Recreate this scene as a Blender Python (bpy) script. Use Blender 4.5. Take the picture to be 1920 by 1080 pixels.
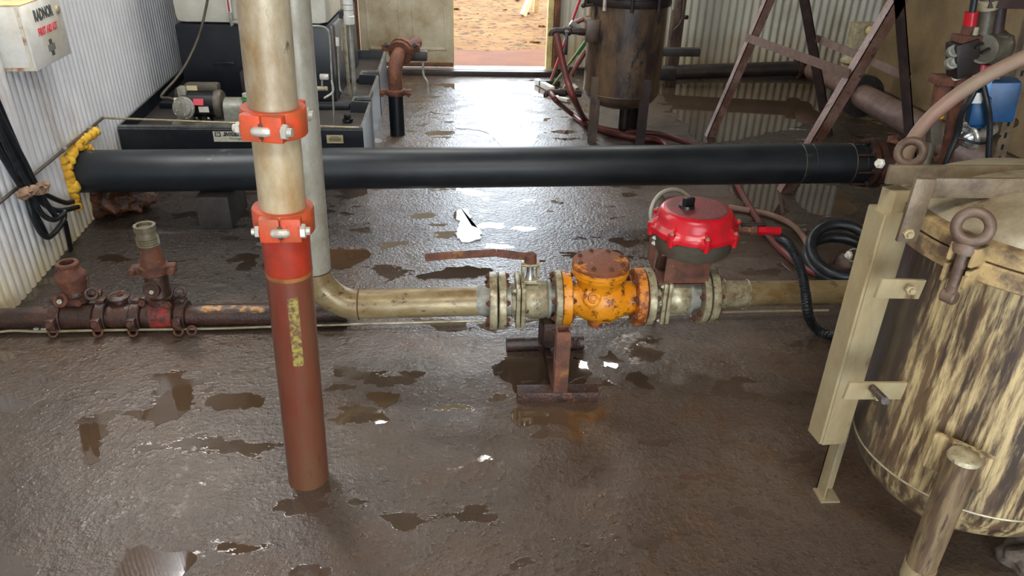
import bpy, bmesh, math, random
from mathutils import Vector as V, Matrix, Quaternion, noise
from math import sin, cos, pi, radians, sqrt, atan2
random.seed(7)
for o in list(bpy.data.objects): bpy.data.objects.remove(o)
SC = bpy.context.scene
COL = SC.collection

# ------------------------------------------------------------------ camera, world, lights, exposure
F_PX, PITCH, YAW, ROLL, CAM_H = 1400.0, radians(28.5), radians(4), radians(1.5), 1.65
FW = V((sin(YAW)*cos(PITCH), cos(YAW)*cos(PITCH), -sin(PITCH)))
_r0 = V((cos(YAW), -sin(YAW), 0)); _u0 = _r0.cross(FW)
RT = _r0*cos(ROLL)+_u0*sin(ROLL); UP = _u0*cos(ROLL)-_r0*sin(ROLL)
CAM = V((0, 0, CAM_H))
cd = bpy.data.cameras.new('camera'); cam = bpy.data.objects.new('camera', cd); COL.objects.link(cam)
cam.matrix_world = Matrix(((RT.x, UP.x, -FW.x, CAM.x), (RT.y, UP.y, -FW.y, CAM.y), (RT.z, UP.z, -FW.z, CAM.z), (0, 0, 0, 1)))
cd.sensor_width = 36; cd.lens = F_PX/1920*36; cd.clip_start = .05; cd.clip_end = 200
SC.camera = cam

w = bpy.data.worlds.new('sky'); SC.world = w; w.use_nodes = True
nt = w.node_tree; nt.nodes.clear()
wo = nt.nodes.new('ShaderNodeOutputWorld'); bg = nt.nodes.new('ShaderNodeBackground')
tc = nt.nodes.new('ShaderNodeTexCoord'); ns = nt.nodes.new('ShaderNodeTexNoise'); cr = nt.nodes.new('ShaderNodeValToRGB')
ns.inputs['Scale'].default_value = 2.2; ns.inputs['Detail'].default_value = 4
cr.color_ramp.elements[0].position = .35; cr.color_ramp.elements[0].color = (.72, .86, 1.0, 1)
cr.color_ramp.elements[1].position = .7; cr.color_ramp.elements[1].color = (1, 1, 1, 1)
nt.links.new(tc.outputs['Generated'], ns.inputs['Vector']); nt.links.new(ns.outputs[0], cr.inputs[0])
nt.links.new(cr.outputs[0], bg.inputs[0]); nt.links.new(bg.outputs[0], wo.inputs[0])
bg.inputs[1].default_value = 9.0

sd = bpy.data.lights.new('sun', 'SUN'); sd.energy = 2.0; sd.color = (1, .9, .74); sd.angle = radians(1.0)
so = bpy.data.objects.new('sun', sd); COL.objects.link(so)
so.rotation_euler = V((-.75, -.12, -1)).to_track_quat('-Z', 'Y').to_euler()

def area(name, loc, sx, sy, power, color, target):
    d = bpy.data.lights.new(name, 'AREA'); d.shape = 'RECTANGLE'; d.size = sx; d.size_y = sy; d.energy = power; d.color = color
    o = bpy.data.objects.new(name, d); COL.objects.link(o); o.location = loc
    o.rotation_euler = (V(target)-V(loc)).to_track_quat('-Z', 'Y').to_euler(); return o
area('ceiling_lamp_or_fill', (-1.5, 3.6, 2.7), 1.2, .16, 30, (.97, .98, 1), (-1.6, 3.2, 0))
area('ceiling_lamp_or_fill', (1.45, 6.5, 2.85), .5, .12, 22, (1, .97, .9), (1.3, 6.0, 0))
area('ceiling_lamp_or_fill', (-.3, 5.4, 2.85), 1.2, .14, 55, (1, .98, .93), (.2, 6.6, 0))  # unseen fill light, added to brighten the back wall, door and tank
area('wall_lamp', (-1.72, 3.4, 1.62), .16, .16, 9, (1, .95, .86), (-.6, 2.2, 0))
area('ceiling_lamp_or_fill', (.2, .5, 2.85), 1.2, .3, 48, (1, .96, .88), (.2, 1.4, 0))  # unseen fill light, strengthened to brighten the foreground

SC.view_settings.view_transform = 'Standard'; SC.view_settings.look = 'None'
SC.view_settings.gamma = 1; SC.view_settings.use_curve_mapping = False
SC.view_settings.exposure = 0.0

# ------------------------------------------------------------------ helpers
def P(x, y, X=None, Y=None, Z=None):
    """the place in the room where a line of sight meets the plane X=, Y= or Z="""
    d = FW+RT*((x-960)/F_PX)-UP*((y-540)/F_PX)
    if Z is not None: t = (Z-CAM.z)/d.z
    elif Y is not None: t = Y/d.y
    else: t = X/d.x
    return CAM+d*t
def wallX(y): return -1.93-.082*(y-2.9)
def PW(x, y, off=0.0):
    d = FW+RT*((x-960)/F_PX)-UP*((y-540)/F_PX)
    t = (-1.93+.082*2.9+off)/(d.x+.082*d.y)
    return CAM+d*t

WL = {}
def frame(ax):
    ax = V(ax).normalized(); h = V((0, 0, 1)) if abs(ax.z) < .9 else V((0, 1, 0))
    a = h.cross(ax).normalized(); return a, ax.cross(a), ax
class M:
    def __init__(s): s.b = bmesh.new()
    def box(s, c, size, rot=None, bev=0):
        m = Matrix.Translation(V(c)) @ ((rot.to_4x4() if rot else Matrix())) @ Matrix.Diagonal((*size, 1))
        t = bmesh.new(); bmesh.ops.create_cube(t, size=1, matrix=m)
        if bev: bmesh.ops.bevel(t, geom=list(t.edges), offset=bev, segments=2, affect='EDGES', profile=.6)
        me = bpy.data.meshes.new('t'); t.to_mesh(me); t.free(); s.b.from_mesh(me); bpy.data.meshes.remove(me); return s
    def bar(s, p0, p1, wd, th, up=(0, 0, 1), bev=0):
        p0, p1 = V(p0), V(p1); d = p1-p0; z = d.normalized(); u = V(up)
        x = u.cross(z)
        if x.length < 1e-4: x = V((1, 0, 0)).cross(z)
        x.normalize(); y = z.cross(x)
        return s.box((p0+p1)/2, (wd, th, d.length), Matrix((x, y, z)).transposed(), bev)
    def ring(s, c, a, b, r, n, ph=0):
        return [s.b.verts.new(V(c)+a*(r*cos(2*pi*i/n+ph))+b*(r*sin(2*pi*i/n+ph))) for i in range(n)]
    def lathe(s, c, ax, prof, n=32, cap=True):
        a, b, z = frame(ax); c = V(c); prev = None; rows = []
        for d, r in prof:
            rows.append(s.ring(c+z*d, a, b, max(r, 1e-4), n))
        for p, q in zip(rows, rows[1:]):
            for i in range(n): s.b.faces.new((p[i], p[(i+1) % n], q[(i+1) % n], q[i]))
        if cap:
            s.b.faces.new(rows[0][::-1]); s.b.faces.new(rows[-1])
        return s
    def cyl(s, p0, p1, r, r1=None, n=24):
        p0, p1 = V(p0), V(p1); L = (p1-p0).length
        return s.lathe(p0, p1-p0, [(0, r), (L, r if r1 is None else r1)], n)
    def tube(s, pts, r, n=10, sub=6, smooth=True, wob=0):
        pts = [V(p) for p in pts]
        if smooth and len(pts) > 2:
            q = []; e = [pts[0]*2-pts[1]]+pts+[pts[-1]*2-pts[-2]]
            for i in range(1, len(e)-2):
                p0, p1, p2, p3 = e[i-1:i+3]
                for k in range(sub):
                    t = k/sub
                    q.append(.5*((2*p1)+(p2-p0)*t+(2*p0-5*p1+4*p2-p3)*t*t+(3*p1-p0-3*p2+p3)*t**3))
            q.append(pts[-1]); pts = q
        up = None; prev = None; first = None
        for i, p in enumerate(pts):
            t = (pts[min(i+1, len(pts)-1)]-pts[max(i-1, 0)]).normalized()
            if up is None: a, b, _ = frame(t)
            else:
                a = (up-t*up.dot(t)).normalized(); b = t.cross(a)
            up = a
            rr = r(i/(len(pts)-1)) if callable(r) else r
            row = s.ring(p, a, b, rr, n)
            if prev:
                for k in range(n): s.b.faces.new((prev[k], prev[(k+1) % n], row[(k+1) % n], row[k]))
            else: first = row
            prev = row
        s.b.faces.new(first[::-1]); s.b.faces.new(prev); return s
    def torus(s, c, ax, R, r, n=32, m=10, a0=0, a1=2*pi):
        a, b, z = frame(ax); c = V(c); rows = []; full = abs(a1-a0-2*pi) < 1e-4
        k = n if full else n+1
        for i in range(k):
            t = a0+(a1-a0)*i/n; d = a*cos(t)+b*sin(t)
            rows.append([s.b.verts.new(c+d*(R+r*cos(2*pi*j/m))+z*(r*sin(2*pi*j/m))) for j in range(m)])
        for i in range(n):
            p, q = rows[i], rows[(i+1) % k]
            for j in range(m): s.b.faces.new((p[j], p[(j+1) % m], q[(j+1) % m], q[j]))
        if not full: s.b.faces.new(rows[0][::-1]); s.b.faces.new(rows[-1])
        return s
    def prism(s, pts, d):
        d = V(d); lo = [s.b.verts.new(V(p)) for p in pts]; hi = [s.b.verts.new(V(p)+d) for p in pts]; n = len(pts)
        s.b.faces.new(lo[::-1]); s.b.faces.new(hi)
        for i in range(n): s.b.faces.new((lo[i], lo[(i+1) % n], hi[(i+1) % n], hi[i]))
        return s
    def blob(s, c, size, amp=.3, sc=3, sub=3, seed=0):
        t = bmesh.new(); bmesh.ops.create_icosphere(t, subdivisions=sub, radius=1)
        for v in t.verts:
            k = 1+amp*noise.noise(v.co*sc+V((seed, seed*2, 0)))
            v.co = V((v.co.x*size[0]*k, v.co.y*size[1]*k, v.co.z*size[2]*k))+V(c)
        me = bpy.data.meshes.new('t'); t.to_mesh(me); t.free(); s.b.from_mesh(me); bpy.data.meshes.remove(me); return s
    def mesh(s, name, mat=None, org=V((0, 0, 0)), sharp=38):
        b = s.b
        bmesh.ops.recalc_face_normals(b, faces=list(b.faces))
        for f in b.faces: f.smooth = True
        for e in b.edges:
            if len(e.link_faces) == 2 and e.calc_face_angle(0) > radians(sharp): e.smooth = False
        for v in b.verts: v.co -= org
        me = bpy.data.meshes.new(name); b.to_mesh(me); b.free()
        if mat: me.materials.append(mat)
        return me
    def build(s, name, mat, parent=None, label=None, sharp=38, kind=None, loc=None):
        org = WL[parent.name] if parent else (V(loc) if loc is not None else V((0, 0, 0)))
        o = bpy.data.objects.new(name, s.mesh(name, mat, org, sharp)); COL.objects.link(o)
        if parent: o.parent = parent
        elif loc is not None: o.location = org
        WL[o.name] = org
        if label: o['label'] = label
        if kind: o['kind'] = kind
        return o
def thing(name, label, cat, loc, group=None):
    o = bpy.data.objects.new(name, None); COL.objects.link(o); o.location = V(loc); WL[o.name] = V(loc)
    o.empty_display_size = .05; o['label'] = label; o['category'] = cat
    if group: o['group'] = group
    return o
def tag(o, label, cat, group=None):
    o['label'] = label; o['category'] = cat
    if group: o['group'] = group
    return o
def inst(name, me, parent, loc, ax=(0, 0, 1), scale=1, spin=0):
    o = bpy.data.objects.new(name, me); COL.objects.link(o); o.parent = parent
    o.rotation_mode = 'QUATERNION'
    o.rotation_quaternion = V((0, 0, 1)).rotation_difference(V(ax).normalized()) @ Quaternion((0, 0, 1), spin)
    o.location = V(loc)-WL[parent.name]; o.scale = (scale,)*3; return o
def text(name, s, mat, parent, c, xdir, ydir, size, ext=.0006, label=None, bold=0.0, fitw=None, shear=0):
    cu = bpy.data.curves.new(name, 'FONT'); cu.body = s; cu.size = size; cu.extrude = ext; cu.align_x = 'CENTER'; cu.align_y = 'CENTER'
    cu.offset = bold; cu.shear = shear; cu.resolution_u = 3
    t = bpy.data.objects.new('t', cu); COL.objects.link(t)
    dg = bpy.context.evaluated_depsgraph_get(); dg.update()
    me = bpy.data.meshes.new_from_object(t.evaluated_get(dg)); bpy.data.objects.remove(t); me.name = name
    x = V(xdir).normalized(); y = V(ydir); y = (y-x*y.dot(x)).normalized(); z = x.cross(y); c = V(c)-WL[parent.name]
    k = 1
    if fitw:
        xs = [v.co.x for v in me.vertices]; k = fitw/(max(xs)-min(xs))
    for v in me.vertices: v.co = c+x*v.co.x*k+y*v.co.y+z*v.co.z
    me.materials.clear(); me.materials.append(mat)
    o = bpy.data.objects.new(name, me); COL.objects.link(o); o.parent = parent; WL[o.name] = WL[parent.name]
    if label: o['label'] = label
    return o

# ------------------------------------------------------------------ materials
def srgb(r, g, b):
    f = lambda c: (c/255)/12.92 if c/255 <= .04045 else ((c/255+.055)/1.055)**2.4
    return (f(r), f(g), f(b), 1)
def gm(name, base, dirt=None, rough=.5, metal=0, scale=8, cover=.5, soft=.12, stretch=(1, 1, 1), spots=None, sscale=30, scover=.35,
       bump=.15, bscale=60, spec=.5, coat=0, rough2=None, seed=0):
    m = bpy.data.materials.new(name); m.use_nodes = True; t = m.node_tree; N = t.nodes; L = t.links
    bs = N['Principled BSDF']; tc = N.new('ShaderNodeTexCoord'); mp = N.new('ShaderNodeMapping')
    mp.inputs['Scale'].default_value = stretch; mp.inputs['Location'].default_value = (seed, seed*1.7, seed*.6)
    L.new(tc.outputs['Object'], mp.inputs[0])
    bs.inputs['Base Color'].default_value = base; bs.inputs['Roughness'].default_value = rough; bs.inputs['Metallic'].default_value = metal
    bs.inputs['Specular IOR Level'].default_value = spec; bs.inputs['Coat Weight'].default_value = coat; bs.inputs['Coat Roughness'].default_value = .08
    def ns(sc, det=6, ro=.6):
        n = N.new('ShaderNodeTexNoise'); n.inputs['Scale'].default_value = sc; n.inputs['Detail'].default_value = det; n.inputs['Roughness'].default_value = ro
        L.new(mp.outputs[0], n.inputs['Vector']); return n
    def mask(n, c, s):
        r = N.new('ShaderNodeMapRange'); r.inputs[1].default_value = .5+(.5-c)*.45-s/2; r.inputs[2].default_value = .5+(.5-c)*.45+s/2
        L.new(n.outputs[0], r.inputs[0]); return r
    cur = None
    # slight overall variation
    n0 = ns(scale*2.6, 9, .72); mx = N.new('ShaderNodeMix'); mx.data_type = 'RGBA'
    mx.inputs[6].default_value = tuple(c*.66 for c in base[:3])+(1,); mx.inputs[7].default_value = tuple(min(1, c*1.3) for c in base[:3])+(1,)
    L.new(n0.outputs[0], mx.inputs[0]); cur = mx.outputs[2]
    if dirt:
        k = mask(ns(scale, 10, .68), cover, soft); mx = N.new('ShaderNodeMix'); mx.data_type = 'RGBA'
        L.new(k.outputs[0], mx.inputs[0]); L.new(cur, mx.inputs[6]); mx.inputs[7].default_value = dirt; cur = mx.outputs[2]
        if metal:
            r = N.new('ShaderNodeMath'); r.operation = 'MULTIPLY_ADD'; r.inputs[1].default_value = -metal; r.inputs[2].default_value = metal
            L.new(k.outputs[0], r.inputs[0]); L.new(r.outputs[0], bs.inputs['Metallic'])
        if rough2 is not None:
            r = N.new('ShaderNodeMath'); r.operation = 'MULTIPLY_ADD'; r.inputs[1].default_value = rough2-rough; r.inputs[2].default_value = rough
            L.new(k.outputs[0], r.inputs[0]); L.new(r.outputs[0], bs.inputs['Roughness'])
    if spots:
        k = mask(ns(sscale, 8, .7), scover, .09); mx = N.new('ShaderNodeMix'); mx.data_type = 'RGBA'
        L.new(k.outputs[0], mx.inputs[0]); L.new(cur, mx.inputs[6]); mx.inputs[7].default_value = spots; cur = mx.outputs[2]
    L.new(cur, bs.inputs['Base Color'])
    if bump:
        n = ns(bscale, 5); b = N.new('ShaderNodeBump'); b.inputs['Strength'].default_value = bump; b.inputs['Distance'].default_value = .01
        L.new(n.outputs[0], b.inputs['Height']); L.new(b.outputs[0], bs.inputs['Normal'])
    return m
S = srgb
MAT = dict(
 stain=gm('stained_stainless', S(182, 174, 152), S(128, 102, 66), .34, .3, 6, .52, .25, (1, 1, .45), S(84, 64, 40), 26, .18, .06, 30, rough2=.5),
 cream_pipe=gm('grimy_cream_pipe', S(196, 186, 158), S(150, 118, 74), .36, .12, 6, .5, .3, (1, 1, .5), S(110, 86, 54), 20, .1, .05, 30),
 grime_steel=gm('greasy_steel', S(182, 172, 140), S(98, 78, 48), .3, .3, 16, .45, .25, (1, 1, 1), S(52, 40, 28), 50, .25, .1, 60, rough2=.45),
 greasy_pipe=gm('greasy_flow_pipe', S(172, 158, 120), S(112, 86, 48), .3, .35, 10, .5, .3, (.5, 1, 1), S(50, 38, 24), 34, .22, .1, 50, rough2=.4),
 pale_pipe=gm('pale_grey_pipe', S(176, 174, 162), S(128, 118, 96), .4, .2, 8, .35, .3, (1, 1, .6), S(70, 62, 50), 24, .12, .05, 40),
 rust=gm('rust_brown', S(112, 66, 46), S(72, 44, 34), .75, 0, 16, .5, .2, bump=.4, bscale=90, spots=S(148, 88, 48), sscale=24, scover=.2),
 rust_wet=gm('wet_dark_rust', S(74, 48, 38), S(44, 32, 28), .35, 0, 14, .5, .2, bump=.4, bscale=70, spots=S(110, 64, 44), sscale=20, scover=.2),
 rust_orange=gm('orange_rust', S(120, 74, 54), S(84, 54, 42), .7, 0, 18, .5, .2, bump=.5, bscale=80, spots=S(152, 106, 54), sscale=12, scover=.22),
 redpipe=gm('rusty_red_pipe', S(108, 46, 34), S(104, 72, 52), .36, 0, 6, .55, .3, (1, 1, .35), S(60, 40, 32), 18, .2, .12, 60, rough2=.3),
 redprimer=gm('red_primer', S(166, 52, 32), S(112, 48, 38), .42, 0, 9, .35, .3, bump=.08),
 orange=gm('orange_paint', S(206, 74, 40), S(158, 78, 42), .5, 0, 14, .45, .25, (1, 1, 1), S(112, 60, 40), 30, .15, .15, 70),
 yellowmark=gm('yellow_paint_mark', S(150, 138, 64), S(98, 66, 44), .6, 0, 60, .55, .12, bump=.2),
 yellow=gm('yellow_paint', S(224, 146, 24), S(196, 112, 14), .34, 0, 10, .4, .3, (1, 1, 1), S(92, 50, 22), 26, .34, .3, 50),
 yellow_rust=gm('rust_over_yellow', S(120, 64, 32), S(206, 124, 26), .6, 0, 16, .3, .06, bump=.5, bscale=50),
 yellow_rust2=gm('chipped_yellow', S(206, 124, 26), S(124, 66, 34), .55, 0, 16, .48, .06, bump=.5, bscale=50),
 red=gm('bright_red_paint', S(198, 22, 36), S(150, 22, 32), .3, 0, 10, .25, .3, bump=.04),
 red_dirty=gm('red_paint_under_grit', S(136, 42, 46), S(96, 50, 50), .45, 0, 14, .5, .2, (1, 1, 1), S(196, 160, 155), 90, .1, .25, 120),
 castgrey=gm('cast_grey', S(104, 98, 84), S(66, 56, 46), .45, .3, 12, .5, .3, bump=.15),
 poly=gm('black_poly', S(20, 26, 34), S(44, 46, 48), .38, 0, 5, .25, .3, bump=.06, bscale=30),
 poly_deck=gm('dusty_black_deck', S(44, 42, 42), S(72, 62, 54), .55, 0, 5, .5, .3, bump=.1, bscale=40),
 hdpe=gm('black_pipe_plastic', S(22, 27, 33), S(46, 52, 56), .42, 0, 5, .34, .35, (.5, 1, 1), S(120, 112, 94), 9, .10, .06, 40),
 cream_poly=gm('cream_poly_tank', S(214, 212, 198), S(190, 182, 160), .4, 0, 3, .3, .4, bump=.02),
 foam=gm('yellow_foam', S(236, 186, 58), S(206, 144, 30), .7, 0, 16, .4, .3, bump=.3, bscale=40),
 lump=gm('brown_fibre', S(64, 38, 26), S(124, 78, 50), .35, 0, 20, .4, .2, (1, 1, 1), S(20, 14, 12), 40, .35, .9, 50),
 white_paint=gm('white_enamel', S(214, 214, 208), S(186, 170, 138), .42, 0, 4, .25, .3, bump=.02),
 white_steel=gm('zinc_bolt', S(206, 202, 192), S(150, 140, 120), .35, .4, 30, .35, .2, bump=.1),
 bright_steel=gm('bright_steel', S(190, 190, 186), S(140, 136, 126), .22, .8, 20, .3, .2, bump=.03),
 concrete_block=gm('dark_concrete_block', S(66, 62, 58), S(48, 44, 40), .8, 0, 20, .5, .3, bump=.5, bscale=90),
 darksteel=gm('dark_steel', S(36, 33, 34), S(60, 44, 36), .45, .2, 10, .4, .3, bump=.15),
 vessel=gm('stained_dark_vessel', S(60, 48, 45), S(108, 86, 64), .36, .15, 7, .5, .22, (1, 1, .4), S(30, 32, 40), 12, .3, .15, 50),
 angle=gm('rusty_angle_iron', S(106, 70, 56), S(150, 122, 112), .4, .2, 12, .4, .3, bump=.2, spots=S(60, 40, 34), sscale=24, scover=.3),
 angle_dark=gm('dark_angle_iron', S(42, 30, 32), S(74, 52, 46), .5, .1, 12, .4, .3, bump=.2),
 pinkbar=gm('pinkish_grey_bar', S(124, 102, 92), S(92, 66, 58), .45, .2, 14, .4, .3, bump=.2),
 hose_red=gm('red_rubber_hose', S(112, 44, 42), S(84, 62, 56), .42, 0, 7, .4, .3, bump=.06),
 hose_pink=gm('faded_pink_hose', S(138, 116, 98), S(146, 92, 88), .5, 0, 5, .3, .25, bump=.08),
 hose_black=gm('black_rubber', S(24, 28, 32), S(46, 50, 54), .36, 0, 30, .3, .3, bump=.12, bscale=120),
 black=gm('black_plastic', S(18, 19, 21), None, .35, bump=0),
 tan_cloth=gm('tan_rag', S(146, 120, 98), S(110, 84, 64), .9, 0, 30, .4, .2, bump=.8, bscale=60),
 tank=gm('cream_tank_with_grime', S(184, 162, 118), S(96, 76, 56), .36, .05, 5, .52, .12, (8, 8, .8), S(62, 50, 42), 2.6, .40, .12, 14, rough2=.3),
 lid=gm('greyish_cream_lid', S(152, 142, 118), S(104, 88, 64), .42, .05, 6, .4, .3, bump=.1, spots=S(70, 56, 44), sscale=12, scover=.15),
 band=gm('ochre_flange_band', S(168, 142, 98), S(92, 74, 56), .45, .05, 9, .5, .15, bump=.2, spots=S(62, 58, 58), sscale=10, scover=.25),
 trough=gm('ochre_steel_trough', S(172, 160, 128), S(134, 110, 72), .3, .25, 6, .45, .4, (1, 1, .45), S(92, 68, 44), 9, .2, .1, 50),
 arm=gm('grimy_flat_bar', S(128, 112, 88), S(82, 66, 52), .42, .2, 10, .45, .3, bump=.2),
 eye=gm('rusty_eye_nut', S(84, 64, 54), S(108, 88, 70), .5, .1, 14, .4, .3, bump=.25),
 blue=gm('blue_paint', S(30, 84, 134), S(24, 58, 92), .35, 0, 8, .4, .3, bump=.05),
 lightblue=gm('light_blue_face', S(86, 140, 196), None, .35, bump=0),
 green=gm('green_paint', S(60, 128, 60), None, .4, bump=0),
 greenpole=gm('green_pole', S(120, 142, 72), S(70, 84, 50), .45, 0, 20, .4, .2, bump=0),
 redpole=gm('red_pole', S(168, 40, 50), None, .35, bump=0),
 whitepl=gm('white_plastic', S(226, 226, 220), S(190, 184, 170), .4, 0, 10, .3, .3, bump=0),
 galv=gm('galvanised', S(160, 160, 150), S(116, 112, 98), .42, .3, 14, .45, .25, bump=.08),
 gold=gm('brass_yellow_tag', S(230, 160, 30), None, .4, bump=0),
 ink=gm('dark_grey_ink', S(70, 74, 72), None, .6, bump=0),
 inkblack=gm('black_ink', S(18, 20, 22), None, .5, bump=0),
 inkred=gm('red_ink', S(214, 70, 80), None, .6, bump=0),
 label=gm('white_sticker', S(222, 220, 204), None, .5, bump=0),
 label_red=gm('red_sticker', S(214, 70, 84), None, .5, bump=0),
 label_cream=gm('cream_sticker', S(206, 192, 150), None, .5, bump=0),
 rusty_white=gm('rust_streaked_white', S(206, 198, 178), S(150, 96, 54), .5, 0, 22, .33, .15, bump=.15),
 door=gm('grimy_white_door', S(196, 188, 164), S(150, 128, 92), .5, 0, 3, .35, .3, (1, 1, 1), S(110, 88, 60), 26, .1, .08, 40),
 jamb=gm('rusty_jamb', S(120, 76, 48), S(70, 46, 34), .6, 0, 10, .5, .2, bump=.3),
 jamb_y=gm('yellowed_frame', S(206, 190, 130), S(140, 116, 70), .5, 0, 8, .3, .3, bump=.05),
 sill=gm('worn_sill', S(158, 150, 130), S(96, 86, 70), .35, .4, 6, .45, .3, (.4, 1, 1), bump=.1),
 wood=gm('pale_timber', S(196, 168, 120), S(160, 126, 80), .7, 0, 8, .4, .3, bump=.1),
 rock=gm('muddy_rock', S(110, 98, 84), S(76, 62, 50), .8, 0, 12, .5, .3, bump=.7, bscale=30),
 beige=gm('beige_steel', S(170, 160, 132), S(120, 104, 76), .35, .4, 20, .4, .3, bump=.05),
 ochre_chips=gm('ochre_chips', S(70, 50, 40), S(178, 126, 60), .45, 0, 34, .42, .08, (.5, 1, 1), bump=.3),
 leg=gm('brown_streaked_leg', S(128, 108, 80), S(84, 66, 50), .42, .05, 5, .5, .12, (5, 5, .5), S(50, 42, 38), 14, .3, .1, 30),
 highlight_grey=gm('grey_rim_highlight', S(120, 120, 116), S(66, 66, 64), .42, 0, 14, .45, .3, bump=.1),  # grey for the light caught along the tray rim
 paint_edge=gm('ochre_edge', S(150, 96, 46), S(100, 60, 38), .5, 0, 14, .4, .2, bump=.1),
 paleplate=gm('pale_fitting', S(176, 166, 134), S(120, 104, 76), .5, .1, 20, .4, .3, bump=.2),
)
def corr_mat(name, base, low, z0, z1, rust):
    """painted sheet; a stain of splashed mud climbs unevenly from the bottom edge"""
    m = gm(name, base, rust, .42, 0, 2.2, .12, .25, (1, 1, .5), rust, 40, -.35, .03, 30)
    t = m.node_tree; N = t.nodes; L = t.links; bs = N['Principled BSDF']
    src = bs.inputs['Base Color'].links[0].from_socket
    tc = N.new('ShaderNodeTexCoord'); sp = N.new('ShaderNodeSeparateXYZ'); L.new(tc.outputs['Object'], sp.inputs[0])
    n = N.new('ShaderNodeTexNoise'); n.inputs['Scale'].default_value = 5; n.inputs['Detail'].default_value = 5; L.new(tc.outputs['Object'], n.inputs['Vector'])
    a = N.new('ShaderNodeMath'); a.operation = 'MULTIPLY_ADD'; a.inputs[1].default_value = -(z1-z0)*1.6; L.new(n.outputs[0], a.inputs[0]); L.new(sp.outputs[2], a.inputs[2])
    r = N.new('ShaderNodeMapRange'); r.inputs[1].default_value = z1-(z1-z0)*.8; r.inputs[2].default_value = z0-(z1-z0)*.8; r.inputs[3].default_value = 0; r.inputs[4].default_value = .85
    L.new(a.outputs[0], r.inputs[0])
    mx = N.new('ShaderNodeMix'); mx.data_type = 'RGBA'; L.new(r.outputs[0], mx.inputs[0]); L.new(src, mx.inputs[6]); mx.inputs[7].default_value = low
    L.new(mx.outputs[2], bs.inputs['Base Color']); return m
MAT['wall_left'] = corr_mat('white_ribbed_sheet', S(230, 234, 242), S(214, 198, 154), 0, .3, S(150, 120, 80))
MAT['wall_back'] = corr_mat('pale_corrugated_sheet', S(186, 184, 170), S(160, 140, 104), 0, .5, S(120, 90, 60))
MAT['brownwall'] = gm('brown_stained_wall', S(148, 126, 92), S(106, 86, 62), .55, 0, 3, .45, .4, (1, 1, 1), S(150, 134, 104), 50, .1, .5, 60)
MAT['ceiling'] = gm('dull_white_ceiling', S(112, 104, 92), None, .7, bump=0)
MAT['steelgirt'] = MAT['darksteel']

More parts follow.
